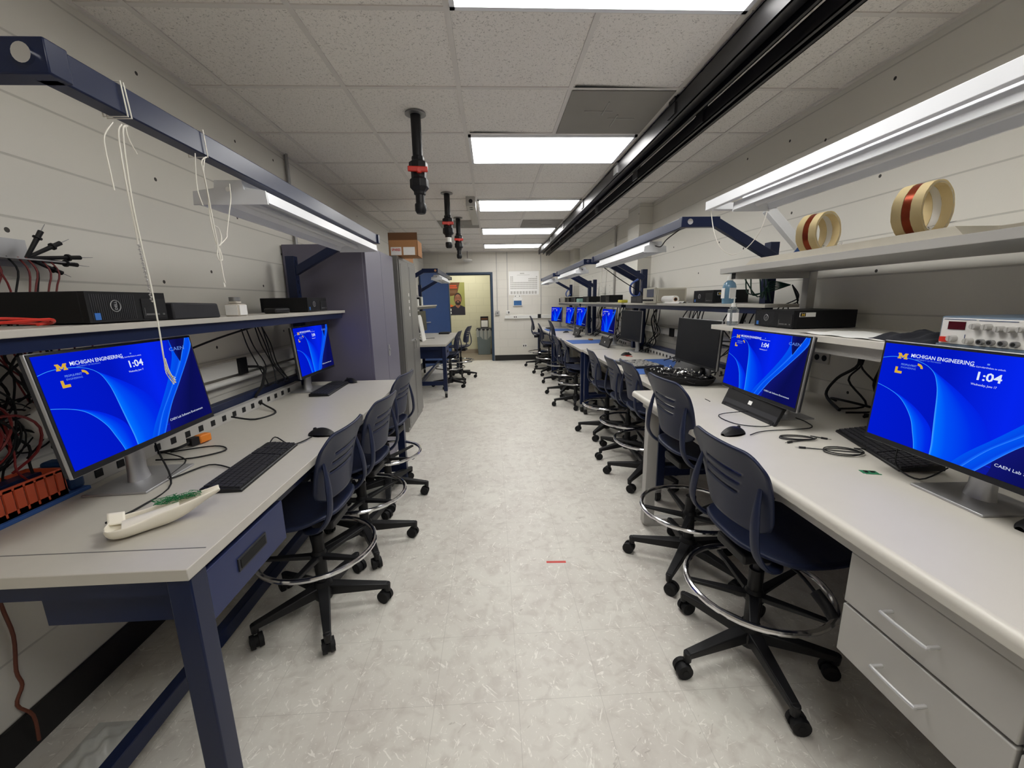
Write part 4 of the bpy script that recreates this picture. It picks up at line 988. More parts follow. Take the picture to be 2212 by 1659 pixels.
def func_gen():
    t = thing('function_generator', 'grey function generator with red display and many knobs at right edge', 'instrument', (1.44, 1.255, 1.262), math.radians(-90))
    w, h, d = .34, .098, .26
    MB().box(0, w, 0, d, .006, h).build('case', M_slate, t, bevel=.006)
    f = MB().box(.008, w-.008, -.004, 0, .012, h-.006).build('front_panel', M_fgface, t, bevel=.002)
    MB().box(.028, .075, -.006, -.004, .058, .082).build('display', M_redlcd, f)
    MB().box(.014, .036, -.012, -.004, .018, .034).build('power_button', M_red, f)
    MB().box(.003, .30, -.007, -.001, .004, .012).build('foot_rail', M_slate, t)
    for i, (x, z, r) in enumerate([(.105, .070, .010), (.135, .070, .010), (.165, .066, .010), (.19, .066, .009), (.05, .030, .011), (.095, .026, .010), (.215, .068, .009), (.24, .068, .009)]):
        MB().cyl((x, -.004, z), (x, -.022, z), r, r*.85, n=16).bar((x, -.0225, z-r*.7), (x, -.0225, z+r*.7), .003, .004, up=(0, 1, 0)).build('knob', M_lgrey, f)
    for x in (.125, .15, .178, .206):
        MB().cyl((x, -.004, .026), (x, -.016, .026), .0085, n=14, mi=0).cyl((x, -.016, .026), (x, -.0165, .026), .0055, n=12, mi=1).build('socket', [M_galv, M_dark], f)
    MB().box(.013, .10, -.0052, -.004, .088, .0895).box(.108, .2, -.0052, -.004, .0865, .088).box(.078, .079, -.0056, -.004, .016, .044).build('face_marks', mat('ink_blue', (60, 80, 120), .6), f)
func_gen()
tag(MB().grid(lambda u, v: (1.415+.25*u, 1.42+.42*v, 1.2635+.004*math.sin(u*7+v*9)**2+(.012*(u-.8) if u > .8 else 0)), 16, 16).build('paper_sheet', M_paper, smooth=80), 'curled white paper sheets lying on the white shelf', 'paper')
def cloth():
    m = MB().grid(lambda u, v: (1.43+.22*u, 1.265+.24*v, 1.264+(.028+.010*math.sin(u*11)*math.cos(v*9)+.007*math.sin(v*25+u*4))*(math.sin(PI*u)*math.sin(PI*v))**.35), 26, 26)
    tag(m.build('folded_cloth', M_cloth, smooth=80), 'folded black cloth between paper and function generator', 'cloth')
cloth()
# =================================================================== ON THE DESKS
def audio_cable(label, c, a, b, ang, extra, name='audio_cable'):
    t = thing(name, label, 'cable', (c[0], c[1], c[2]), ang, 'black audio cables on the white desk')
    pts = []
    for k in range(26):
        q = k/25*2*PI*2.1; rr = 1-.10*math.sin(k*.7)
        pts.append((a*rr*math.cos(q), b*rr*math.sin(q), .003+.0016*k/6))
    pts = [extra[0]]+pts+[extra[1]]
    MB().tube(pts, .0022, n=6, sub=3).build('cord', M_blk, t)
    for e, d in ((Vector(extra[0]), (Vector(extra[0])-Vector(pts[1])).normalized()), (Vector(extra[1]), (Vector(extra[1])-Vector(pts[-2])).normalized())):
        MB().cyl(e, e+d*.022, .0045, n=8).cyl(e+d*.022, e+d*.036, .0018, n=6, mi=1).build('plug', [M_blk, M_chr], t)
audio_cable('small coiled black audio cable beside the mouse', (1.27, 1.575, .84), .065, .030, math.radians(-12), ((-.045, -.05, .004), (.095, .012, .005)))
audio_cable('looser coiled black audio cable in front of the other', (1.325, 1.41, .84), .062, .045, math.radians(-10), ((-.115, .035, .004), (.095, .03, .006)))
t = thing('circuit_board', 'small green circuit board on the white desk', 'circuit board', (1.262, 1.235, .84), math.radians(-14)); MB().box(-.024, .024, -.013, .013, 0, .0016).box(-.018, .028, -.018, -.013, 0, .0016).build('board', M_green, t); MB().box(-.015, -.005, -.006, .006, .0016, .004).box(.004, .016, -.004, .006, .0016, .0035).build('chip_set', M_blk, t)
tag(MB().cyl((1.247, 2.29, .8425), (1.244, 2.23, .8425), .0022, n=8).build('black_pin', M_blk), 'tiny black pin on the white desk before the tray', 'pin')
def tray():
    t = thing('lead_tray', 'oval black tray heaped with silver-tipped leads at bench corner', 'tray', (1.40, 3.0, .82), math.radians(20))
    def pr(r, z): return [(r*1.0*.17*math.cos(2*PI*i/32), r*.30*math.sin(2*PI*i/32), z) for i in range(32)]
    m = MB(); rows = [pr(.9, 0), pr(1, .02), pr(1.05, .05), pr(1.0, .05), pr(.92, .02), pr(.01, .015)]
    for r in rows: m.v += r
    for j in range(5):
        for i in range(32): m.f.append((j*32+i, j*32+(i+1) % 32, (j+1)*32+(i+1) % 32, (j+1)*32+i)); m.m.append(0)
    m.build('bowl', M_blkm, t)
    rn = random.Random(3)
    for k in range(46):
        a = rn.uniform(0, 2*PI); r = rn.random()**.5*.9; x, y = r*.16*math.cos(a), r*.28*math.sin(a); z = .045+.025*(1-r)+rn.uniform(0, .012)
        d = Vector((rn.uniform(-1, 1), rn.uniform(-1, 1), rn.uniform(-.2, .5))).normalized()
        MB().cyl(Vector((x, y, z)), Vector((x, y, z))+d*.03, .006, .0055, n=8, mi=0).cyl(Vector((x, y, z))+d*.03, Vector((x, y, z))+d*.036, .004, n=8, mi=1).build('connector', [M_chr, M_whp], t)
    w = MB()
    for k in range(30):
        p = [(rn.uniform(-.13, .13), rn.uniform(-.25, .25), rn.uniform(.03, .055)) for q in range(5)]; w.tube(p, .0022, n=5, sub=4)
    o = w.build('lead_tangle', M_blkm, t); o['kind'] = 'stuff'
tray()
# blue mats on the benches
for (x0, x1, y0, y1, lab) in ((1.20, 1.78, 3.25, 4.06, 'blue rubber mat at near blue bench with keyboard tray'), (1.13, 1.66, 5.74, 6.27, 'blue rubber mat across the middle blue bench'), (1.12, 1.64, 8.26, 8.9, 'blue rubber mat on the bench by the end wall')):
    tag(MB().box(x0, x1, y0, y1, .82, .824).build('bench_mat', M_bmat), lab, 'mat', 'blue bench mats')
def breadboards():
    t = thing('control_deck', 'dark flat panel of keys and connectors on the blue mat', 'panel', (1.36, 3.72, .824), math.radians(8))
    m = MB().box(-.16, .14, -.20, .20, 0, .02).build('tray_body', M_gblk, t, bevel=.003)
    k = MB(); rn = random.Random(5)
    for i in range(12):
        for j in range(16):
            if rn.random() < .7: k.box(-.15+i*.0235, -.135+i*.0235, -.19+j*.0235, -.175+j*.0235, .02, .026)
    k.build('key_field', M_lgrey, t)
breadboards()
tag(MB().tube([(1.50, 4.30, .823), (1.44, 4.34, .823), (1.50, 4.38, .824), (1.43, 4.40, .823), (1.50, 4.43, .823)], .003, n=6).build('red_wire', M_red), 'short red wire next to the mouse on the near blue bench', 'wire')
tag(MB().box(-.03, .03, -.04, .04, 0, .02).xf(Matrix.Translation((1.50, 6.2, .824))).build('small_block', M_card, bevel=.004), 'small tan block beside the dark propped keyboard', 'block')
# left bench: shell, orange duct, plug
def shell():
    """white hollow prosthetic-like shoe shell, open on top"""
    t = thing('foot_shell', 'white hollow foot-shaped plastic shell lying on the left bench corner', 'foot shell', (-.985, 1.025, .84), math.radians(38))
    n = 20
    # stations along x: (x, halfwidth, bottom z, top z, centre y)
    sc_ = .80
    st = [(-.045, .004, .022, .032, 0), (-.035, .024, .008, .036, 0), (-.010, .032, .003, .040, .0), (.02, .032, .003, .042, 0), (.05, .026, .004, .044, 0), (.09, .024, .003, .050, .003), (.13, .024, .006, .054, .004), (.17, .020, .018, .059, .003), (.20, .015, .034, .063, 0), (.235, .012, .050, .068, -.002), (.27, .010, .062, .074, -.002)]
    m = MB(); rows = []
    for (x, hw, zb, zt, cy) in st:
        x *= sc_; hw *= 1.3; zb *= 1.0; r = []
        for k in range(n+1):
            a = PI*k/n; r.append((x, cy+hw*math.cos(a)*1.15, zt-(zt-zb)*math.sin(a)**.8))
        rows.append(r)
    for r in rows: m.v += r
    for j in range(len(rows)-1):
        for i in range(n): m.f.append((j*(n+1)+i, j*(n+1)+i+1, (j+1)*(n+1)+i+1, (j+1)*(n+1)+i)); m.m.append(0)
    m.build('shell_body', M_prox, t, thick=.004, smooth=70, sub=1)
    MB().grid(lambda u, v: (.0+.12*u, (v-.5)*.056, .032+.014*u+.008*math.sin(PI*v)), 10, 8).build('insole', M_prox, t, smooth=70)
    MB().grid(lambda u, v: (-.03+.035*u, .026+.030*v, .030+.022*v-.006*u), 6, 6).build('toe_flap', M_prox, t, thick=.003, smooth=70)
    g = MB(); rn = random.Random(9)
    for k in range(40):
        x = rn.uniform(.08, .16); p = [(x+rn.uniform(-.02, .02), .022+rn.uniform(-.012, .012), .052+rn.uniform(0, .018)) for q in range(4)]; g.tube(p, .0008, n=4)
    o = g.build('green_fibre', mat('green_fibre', (34, 120, 70), .7), t); o['kind'] = 'stuff'
shell()
def duct():
    t = thing('slotted_organizer', 'orange slotted plastic organizer against the wall behind left monitor', 'organizer', (-1.37, .92, .84), math.radians(0))
    m = MB().box(-.11, -.105, 0, .36, .012, .10, 0).box(-.11, 0, 0, .36, .012, .018, 0)
    k = 0
    for y in range(13): m.box(-.006, 0, y*.028, y*.028+.022, .018, .095, 0)
    m.box(-.006, 0, 0, .36, .088, .10, 0).box(-.006, 0, 0, .36, .012, .03, 0).box(-.11, 0, 0, .006, .012, .10, 0).box(-.11, 0, .354, .36, .012, .10, 0)
    m.build('rack', M_orange, t)
    MB().box(-.12, .012, -.01, .42, 0, .012).build('tray_base', M_bmat, t, bevel=.002)
    MB().box(-.09, 0.0, .375, .42, .012, .11).build('end_block', mat('teal_blue', (28, 60, 100), .5), t, bevel=.01)
duct()
t = thing('plug', 'orange electrical plug on black lead behind the left monitor', 'plug', (-1.30, 1.76, .866), math.radians(75)); MB().box(.0, .055, -.018, .018, -.022, .014).build('plug_body', M_orange2, t, bevel=.006)
MB().box(-.035, 0, -.014, .014, -.02, .012).tube([(-.03, 0, -.005), (-.08, .01, -.015), (-.12, .05, -.02), (-.13, .10, -.02)], .006, n=8).build('strain_relief', M_blk, t)
MB().box(.055, .058, -.010, -.004, -.012, .004).box(.055, .058, .003, .009, -.012, .004).build('socket_slots', M_red, t)
# =================================================================== WALL AND CEILING FITTINGS
def raceway(label, pts, w, h, axis, mt=M_whp, outlets=(), name='cable_raceway'): pass
t = thing('cable_raceway', 'white two-channel raceway with outlets along the left wall', 'raceway', (XL, 1.9, 1.0))
MB().box(0, .045, -1.2, 1.38, .035, .115).build('upper_channel', M_whp, t, bevel=.002); MB().cyl((.03, -1.2, 0), (.03, 1.38, 0), .018, n=14).build('pipe', M_whp, t)
for y in (.62, 1.33): o = MB().box(.045, .060, y-.04, y+.04, .025, .125).build('outlet', M_blk, t, bevel=.002)
t = thing('cable_raceway', 'grey-white raceway along the right wall behind benches', 'raceway', (XR, 2.62, 1.03))
MB().box(-.045, 0, 0, 2.57, 0, .07).box(-.045, 0, 3.02, 6.7, 0, .07).build('channel', M_whp, t, bevel=.002)
for y in (.5, 1.75, 4.3): MB().box(-.06, -.045, y-.05, y+.05, -.01, .08).build('outlet', M_blk, t)
t = thing('wall_outlet', 'black double socket on right wall under white shelf', 'outlet', (XR, 2.37, 1.06)); MB().box(-.01, 0, -.06, .06, -.035, .035).build('plate', M_lgrey, t, bevel=.002); [MB().cyl((-.012, q, 0), (-.01, q, 0), .018, n=14).build('socket', M_blk, t) for q in (-.028, .028)]
for (x, y, z0, z1, r, lab, mt_) in ((XR-.02, 6.68, 1.1, CH, .016, 'thin grey conduit rising up the right wall past the lamps', M_lgrey), (XL+.02, 3.5, 1.9, CH, .014, 'short galvanised conduit at top of left wall', M_galv)):
    tag(MB().cyl((x, y, z0), (x, y, z1), r, n=12).build('conduit', mt_), lab, 'conduit')
def endwall():
    y = YB
    for (x, lab) in ((.134, 'vertical conduit down to the grey thermostat'), (.385, 'vertical conduit down to the white switch box'), (1.182, 'vertical conduit down end wall near right corner')):
        z0 = 1.2 if x < 1 else 1.04
        tag(MB().box(x-.008, x+.008, y-.014, y, z0, CH).build('wall_conduit', M_lgrey), lab, 'conduit')
    t = thing('thermostat', 'grey thermostat by the doorway', 'thermostat', (.134, y, 1.10)); MB().box(-.05, .05, -.03, 0, 0, .11).build('case', M_lgrey, t, bevel=.006); MB().box(-.014, .014, -.033, -.03, .04, .075).build('display', M_dgrey, t)
    t = thing('switch_box', 'white box with small window beside the thermostat', 'switch', (.385, y, 1.12)); MB().box(-.045, .045, -.03, 0, 0, .09).build('case', M_whp, t, bevel=.004); MB().box(0, .035, -.032, -.03, .02, .07).build('display', M_dgrey, t)
    t = thing('end_raceway', 'white horizontal raceway on end wall', 'raceway', (.30, y, 1.015)); MB().box(0, 1.57, -.04, 0, 0, .08).build('channel', M_whp, t, bevel=.002)
    MB().box(.20, .32, -.05, -.04, .0, .08).build('outlet_plate', M_whp, t)
    for q in ((.225, .245, -.052, -.05, .025, .055), (.27, .29, -.052, -.05, .025, .055), (.80, .88, -.052, -.04, .005, .10)): MB().box(*q).build('socket', M_blk, t)
    t = thing('wall_chart', 'large white wall chart of small grey cells', 'chart', (.417, y, 1.575)); MB().box(0, .721, -.004, 0, 0, .545).build('sheet', M_paper, t)
    m = MB(); g = 0
    for i in range(18):
        for j in range(7):
            if (j < 1 and 1 < i < 17) or (j in (1, 2) and 1 < i < 12): continue
            m.box(.04+i*.036, .04+i*.036+.026, -.0052, -.004, .40-j*.044, .40-j*.044+.028)
    for i in range(9): m.box(.04+i*.072, .04+i*.072+.05, -.0052, -.004, .02, .085)
    m.box(.20, .50, -.0052, -.004, .455, .462).box(.27, .37, -.0052, -.004, .485, .505)
    m.build('print', mat('print_grey', (186, 184, 178), .8), t)
    t = thing('wall_calendar', 'white wall holder with small blue picture under the chart', 'calendar', (.51, y, 1.31)); MB().box(0, .225, -.03, 0, 0, .20).box(.03, .20, -.012, 0, .20, .26).build('holder', M_whp, t, bevel=.01); MB().box(.02, .205, -.034, -.03, .02, .13).build('picture', mat('sea_picture', (44, 96, 150), .5, var=.5, scale=12), t)
    [MB().cyl((q, -.014, .235), (q, -.02, .235), .012, n=12).build('clip', M_dgrey, t) for q in (.06, .16)]
    t = thing('wall_outlet', 'small double outlet low on end wall', 'outlet', (.785, y, .315)); MB().box(-.055, .055, -.008, 0, 0, .085).build('plate', M_whp, t, bevel=.002); [MB().box(q, q+.03, -.011, -.008, .02, .06).build('socket', M_dgrey, t) for q in (-.045, .005)]
    t = thing('ceiling_dome', 'white puck hanging below ceiling above the doorway', 'access point', (-.53, 9.78, 2.33)); MB().lathe([(0, 0), (.07, .005), (.11, .03), (.11, .055), (.06, .075), (0, .08)], n=28).build('dome', M_whp, t); MB().cyl((0, 0, .08), (0, 0, .24), .006, n=8).build('stem', M_dgrey, t)
    t = thing('smoke_detector', 'small round detector flat on the ceiling near end wall', 'smoke detector', (-.453, 8.46, CH-.045)); MB().lathe([(0, 0), (.05, .005), (.06, .03), (.06, .045)], n=24).build('cover', M_whp, t)
    # poster and bin in the hallway
    t = thing('hall_poster', 'portrait poster of smiling person with glasses and dark top', 'poster', (-1.223, 11.65, 1.076))
    w, h = .478, .889
    sheet = MB().box(0, w, -.003, 0, 0, h).build('sheet', M_olive, t)
    def pl(pts, k, nm, mm): return MB().prism([(p[0]*w, p[1]*h) for p in pts], -.003-.0006*k-.0005, -.003-.0006*k, 'XZ').build(nm, mm, sheet)
    pl([(0, 1), (.74, 1), (.55, .62), (0, .57)], 1, 'brown_field', M_brown)
    pl([(0, .60), (.15, .5), (0, .35)], 1.2, 'orange_triangle', M_porange); pl([(0, .38), (.36, .28), (.1, .22), (0, .22)], 1.1, 'orange_triangle', M_porange)
    for k, (a, b, z) in enumerate(((.05, .55, .90), (.05, .58, .84))): pl([(a, z-.02), (b, z-.02), (b, z+.02), (a, z+.02)], 2, 'title_bar', mat('poster_red', (196, 74, 36), .6))
    for k in range(3): pl([(.08, .74-k*.03), (.55, .74-k*.03), (.55, .748-k*.03), (.08, .748-k*.03)], 2, 'text_bar', mat('poster_dust', (160, 130, 100), .6))
    pl([(.0, .0), (1, 0), (1, .24), (.80, .29), (.72, .31), (.45, .31), (.36, .28), (.1, .24), (0, .2)], 3, 'shirt', M_shirt)
    pl([(.44, .36), (.74, .36), (.72, .27), (.60, .21), (.46, .27)], 4, 'neck', M_skin)
    el = lambda cx, cz, rx, rz, a0=0, a1=2*PI, n=26: [(cx+rx*math.cos(a0+(a1-a0)*i/n), cz+rz*math.sin(a0+(a1-a0)*i/n)) for i in range(n)]
    pl(el(.60, .50, .225, .185), 4.5, 'hair', M_hair); pl(el(.60, .475, .20, .165), 5, 'face', M_skin); pl(el(.60, .375, .16, .075), 6, 'beard', M_hair); pl(el(.60, .405, .07, .016), 7, 'mouth', mat('poster_lip', (176, 120, 100), .6))
    pl(el(.59, .455, .03, .04), 6, 'nose', mat('poster_nose', (134, 88, 66), .6))
    g = MB()
    for c in (.50, .70):
        g.tube([(p[0]*w, -.0072, p[1]*h) for p in el(c, .525, .075, .034, n=16)], .0028, n=5, sub=1, closed=True)
        g.prism([(p[0]*w, p[1]*h) for p in el(c, .525, .022, .008, n=10)], -.0072, -.0068, 'XZ')
    g.build('glasses', M_blk, sheet)
    pl([(.06, .13), (.2, .13), (.2, .2), (.06, .2)], 4, 'logo_square', M_paper); pl([(.06, .04), (.2, .04), (.2, .1), (.06, .1)], 4, 'logo_square', M_paper)
    t = thing('trash_bin', 'grey trash bin with clear liner in the hallway', 'bin', (-.235, 11.35, 0))
    MB().prism([(-.17, 0), (.17, 0), (.20, .66), (-.20, .66)], -.14, .14, 'XZ').build('bin', M_grbin, t, bevel=.01)
    MB().prism([(-.22, .66), (.22, .66), (.20, .72), (-.20, .72)], -.15, .15, 'XZ').build('rim', M_gblk, t, bevel=.01)
    MB().grid(lambda u, v: (-.205+.41*u, -.147-.01*math.sin(u*23), .70-(.20+.10*math.exp(-((u-.6)*4)**2)+.015*math.sin(u*19))*v), 20, 10).build('liner', M_bag, t, smooth=70)
    MB().box(-.09, .13, .12, .135, .72, 1.03, 0).build('sign_board', M_blk, t, bevel=.02); MB().box(-.07, .11, .116, .12, .74, .92).build('sign_sheet', M_paper, t)
    MB().box(-.07, .11, .116, .12, .94, .985).build('sign_title', M_brown, t)
endwall()
# ceiling raceway box
t = thing('ceiling_power_box', 'grey metal socket box on ceiling beside the lights', 'power box', (-.19, 4.85, CH))
MB().box(-.06, .03, 0, 1.45, -.045, 0).build('channel', M_lgrey, t, bevel=.002); MB().box(-.065, .04, -.03, .25, -.10, 0).build('box', M_lgrey, t, bevel=.003); [MB().cyl(a, b, .022, n=12).build('socket', M_blk, t) for a, b in (((-.012, .05, -.101), (-.012, .05, -.1)), ((-.012, .15, -.101), (-.012, .15, -.1)), ((-.012, -.031, -.05), (-.012, -.03, -.05)))]
# strut rails below the ceiling
def rails():
    y0, y1 = -1.95, 9.55
    for (x, z, w, h, lab) in ((1.14, 2.50, .11, .10, 'wide black double strut rail running along under the ceiling'), (1.285, 2.455, .065, .07, 'narrow black strut rail running beside the wide rail')):
        m = MB()
        m.box(x-w/2, x-w/2+.006, y0, y1, z-h/2, z+h/2).box(x+w/2-.006, x+w/2, y0, y1, z-h/2, z+h/2).box(x-w/2, x+w/2, y0, y1, z+h/2-.006, z+h/2)
        m.box(x-w/2, x-w/2+.02, y0, y1, z-h/2, z-h/2+.005).box(x+w/2-.02, x+w/2, y0, y1, z-h/2, z-h/2+.005).box(x-w/2+.02, x+w/2-.02, y0, y1, z-h/2+.03, z-h/2+.034)
        t = thing('strut_rail', lab, 'rail', (0, 0, 0)); m.build('channel', M_strut, t)
        for k, yy in enumerate((2.6, 3.7, 5.0, 6.3, 7.6, 8.8)):
            MB().box(x-w/2-.008, x+w/2+.004, yy-.04, yy+.04, z+h/2-.01, z+h/2+.02).cyl((x, yy, z+h/2), (x, yy, CH), .008, n=8).box(x-w/2-.01, x-w/2, yy-.05, yy+.05, z-.03, z+.03).build('hanger_clamp', M_galv if k else M_strut, t)
rails()
def valve(label, x, y, s=1.0, top=.26, white=False):
    t = thing('drop_valve', label, 'valve', (x, y, CH), math.radians(12), 'black ceiling drop pipes with red valves')
    MB().lathe([(.030, -.002), (.062, -.004), (.064, -.012), (.030, -.014)], n=28).build('flange', M_galv, t)
    MB().cyl((0, 0, 0), (0, 0, -top), .031, n=24).build('pipe', M_blk, t)
    z = -top
    b = MB().lathe([(.038, z+.014), (.040, z), (.038, z-.012), (.058, z-.022), (.060, z-.07), (.048, z-.074), (.048, z-.115), (.058, z-.12), (.060, z-.168), (.038, z-.19), (.037, z-.21), (.030, z-.212)], n=8)
    b.build('valve_body', M_blk, t, bevel=.004, smooth=30)
    MB().bar((-.068, -.055, z-.075), (.052, -.062, z-.075), .022, .030, up=(0, 0, 1)).cyl((0, -.03, z-.08), (0, -.07, z-.08), .018, n=12).build('handle', M_red, t, bevel=.005)
    MB().cyl((0, 0, z-.20), (0, 0, z-.275), .028, n=20).build('lower_pipe', M_whp if white else M_blk, t)
    MB().lathe([(.033, z-.262), (.036, z-.268), (.036, z-.305), (.026, z-.322), (0, z-.324)], n=20).build('end_cap', M_blk, t)
valve('nearest and largest drop pipe with red valve handle', -.435, 2.795)
valve('middle drop pipe with white lower section and red handle', -.446, 4.667, top=.24, white=True)
valve('farthest drop pipe with red valve handle', -.434, 5.979, top=.22)
tag(MB().box(0, .108, -.008, .010, 0, .0006).xf(Matrix.Translation((.266, 2.02, 0.0002)) @ Matrix.Rotation(math.radians(-3), 4, 'Z')).build('red_tape', M_red), 'strip of red tape on the floor in the aisle', 'tape')
# =================================================================== STRINGS
def strings():
    t = thing('hanging_string', 'long white string looped over left beam, hanging before the screen', 'string', (-.82, 1.04, 1.88), group='white strings tied to the left beam')
    bx = .022+.004
    def loop(mb, y, dy): mb.tube([(-bx, y, .034), (bx, y, .034), (bx, y+dy, -.034), (-bx, y+dy, -.034)], .0018, n=5, sub=1, closed=True)
    m = MB(); loop(m, 0, .004); loop(m, .008, .006)
    O = (1.04, 1.9)
    def P(l, x=.024): return [(x+.0005*i, y-O[0], z-O[1]) for i, (y, z) in enumerate(l)]
    m.tube(P([(1.04, 1.845), (1.024, 1.826), (1.014, 1.699), (1.015, 1.603), (1.02, 1.505), (1.019, 1.402), (1.016, 1.333), (1.017, 1.304), (1.025, 1.285)]), .0018, n=5)
    m.tube(P([(1.03, 1.845), (1.015, 1.816), (1.011, 1.711), (1.012, 1.614), (1.010, 1.591)], .020), .0018, n=5)
    m.tube(P([(1.02, 1.845), (.992, 1.81), (.987, 1.78), (.987, 1.75), (.988, 1.70)], .010), .0016, n=5); m.tube(P([(1.035, 1.845), (1.036, 1.82), (1.052, 1.792)]), .0013, n=5)
    m.build('strand', M_rope, t)
    f = MB(); rn = random.Random(4)
    for k in range(7): f.tube([(.028+rn.uniform(-.002, .002), -.024, -.57), (.028+rn.uniform(-.004, .004), -.022+rn.uniform(-.004, .004), -.605), (.028, -.006+rn.uniform(-.006, .006), -.63+rn.uniform(-.008, .01))], .0010, n=4)
    f.build('frayed_end', M_rope, t)
    c = MB()
    for k in range(26): c.lathe([(0, -.003), (.003, 0), (0, .003)], (.022+.002*(k % 2), -.030+.0003*k, -.31-k*.005), 6)
    c.build('bead_chain', M_chr, t)
    t = thing('hanging_string', 'shorter knotted white string tied before the left strip light', 'string', (-.82, 1.30, 1.88), group='white strings tied to the left beam')
    m = MB(); loop(m, 0, .004)
    O = (1.30, 1.9)
    def P(l, x=.024): return [(x+.0005*i, y-O[0], z-O[1]+.02) for i, (y, z) in enumerate(l)]
    m.tube(P([(1.30, 1.845), (1.275, 1.824), (1.279, 1.775), (1.285, 1.662), (1.288, 1.607), (1.277, 1.575), (1.285, 1.562), (1.297, 1.568), (1.289, 1.60), (1.286, 1.561), (1.287, 1.514), (1.291, 1.498)]), .0018, n=5)
    m.tube(P([(1.30, 1.845), (1.283, 1.80), (1.286, 1.74), (1.28, 1.68), (1.283, 1.64), (1.288, 1.607)], .020), .0018, n=5)
    m.tube(P([(1.27, 1.845), (1.26, 1.797), (1.255, 1.744), (1.266, 1.71)], .014), .0016, n=5)
    m.tube(P([(1.396, 1.80), (1.392, 1.76), (1.376, 1.721), (1.345, 1.65), (1.338, 1.633), (1.294, 1.604)], .022), .0016, n=5)
    m.tube(P([(1.285, 1.66), (1.305, 1.655), (1.312, 1.63), (1.30, 1.605)], .024), .0016, n=5)
    f = MB(); rn = random.Random(8)
    for k in range(6): f.tube(P([(1.291, 1.50), (1.293+rn.uniform(-.004, .004), 1.487)]), .0010, n=4)
    f.build('frayed_end', M_rope, t)
    m.build('strand', M_rope, t)
strings()
tag(MB().tube([(1.19, 2.28, 1.90), (1.20, 2.25, 1.78), (1.24, 2.24, 1.69), (1.31, 2.24, 1.655), (1.38, 2.23, 1.69), (1.44, 2.22, 1.78), (1.47, 2.22, 1.90)], .0022, n=6).build('white_cord', M_rope), 'white cord looped under the arm of the right foreground light', 'cord')
tag(MB().tube([(1.20, 4.50, 1.78), (1.20, 4.52, 1.60), (1.22, 4.54, 1.56), (1.25, 4.54, 1.60), (1.26, 4.52, 1.78)], .003, n=6).build('white_cord', M_rope), 'white pull cord looped under light above near blue bench', 'cord')
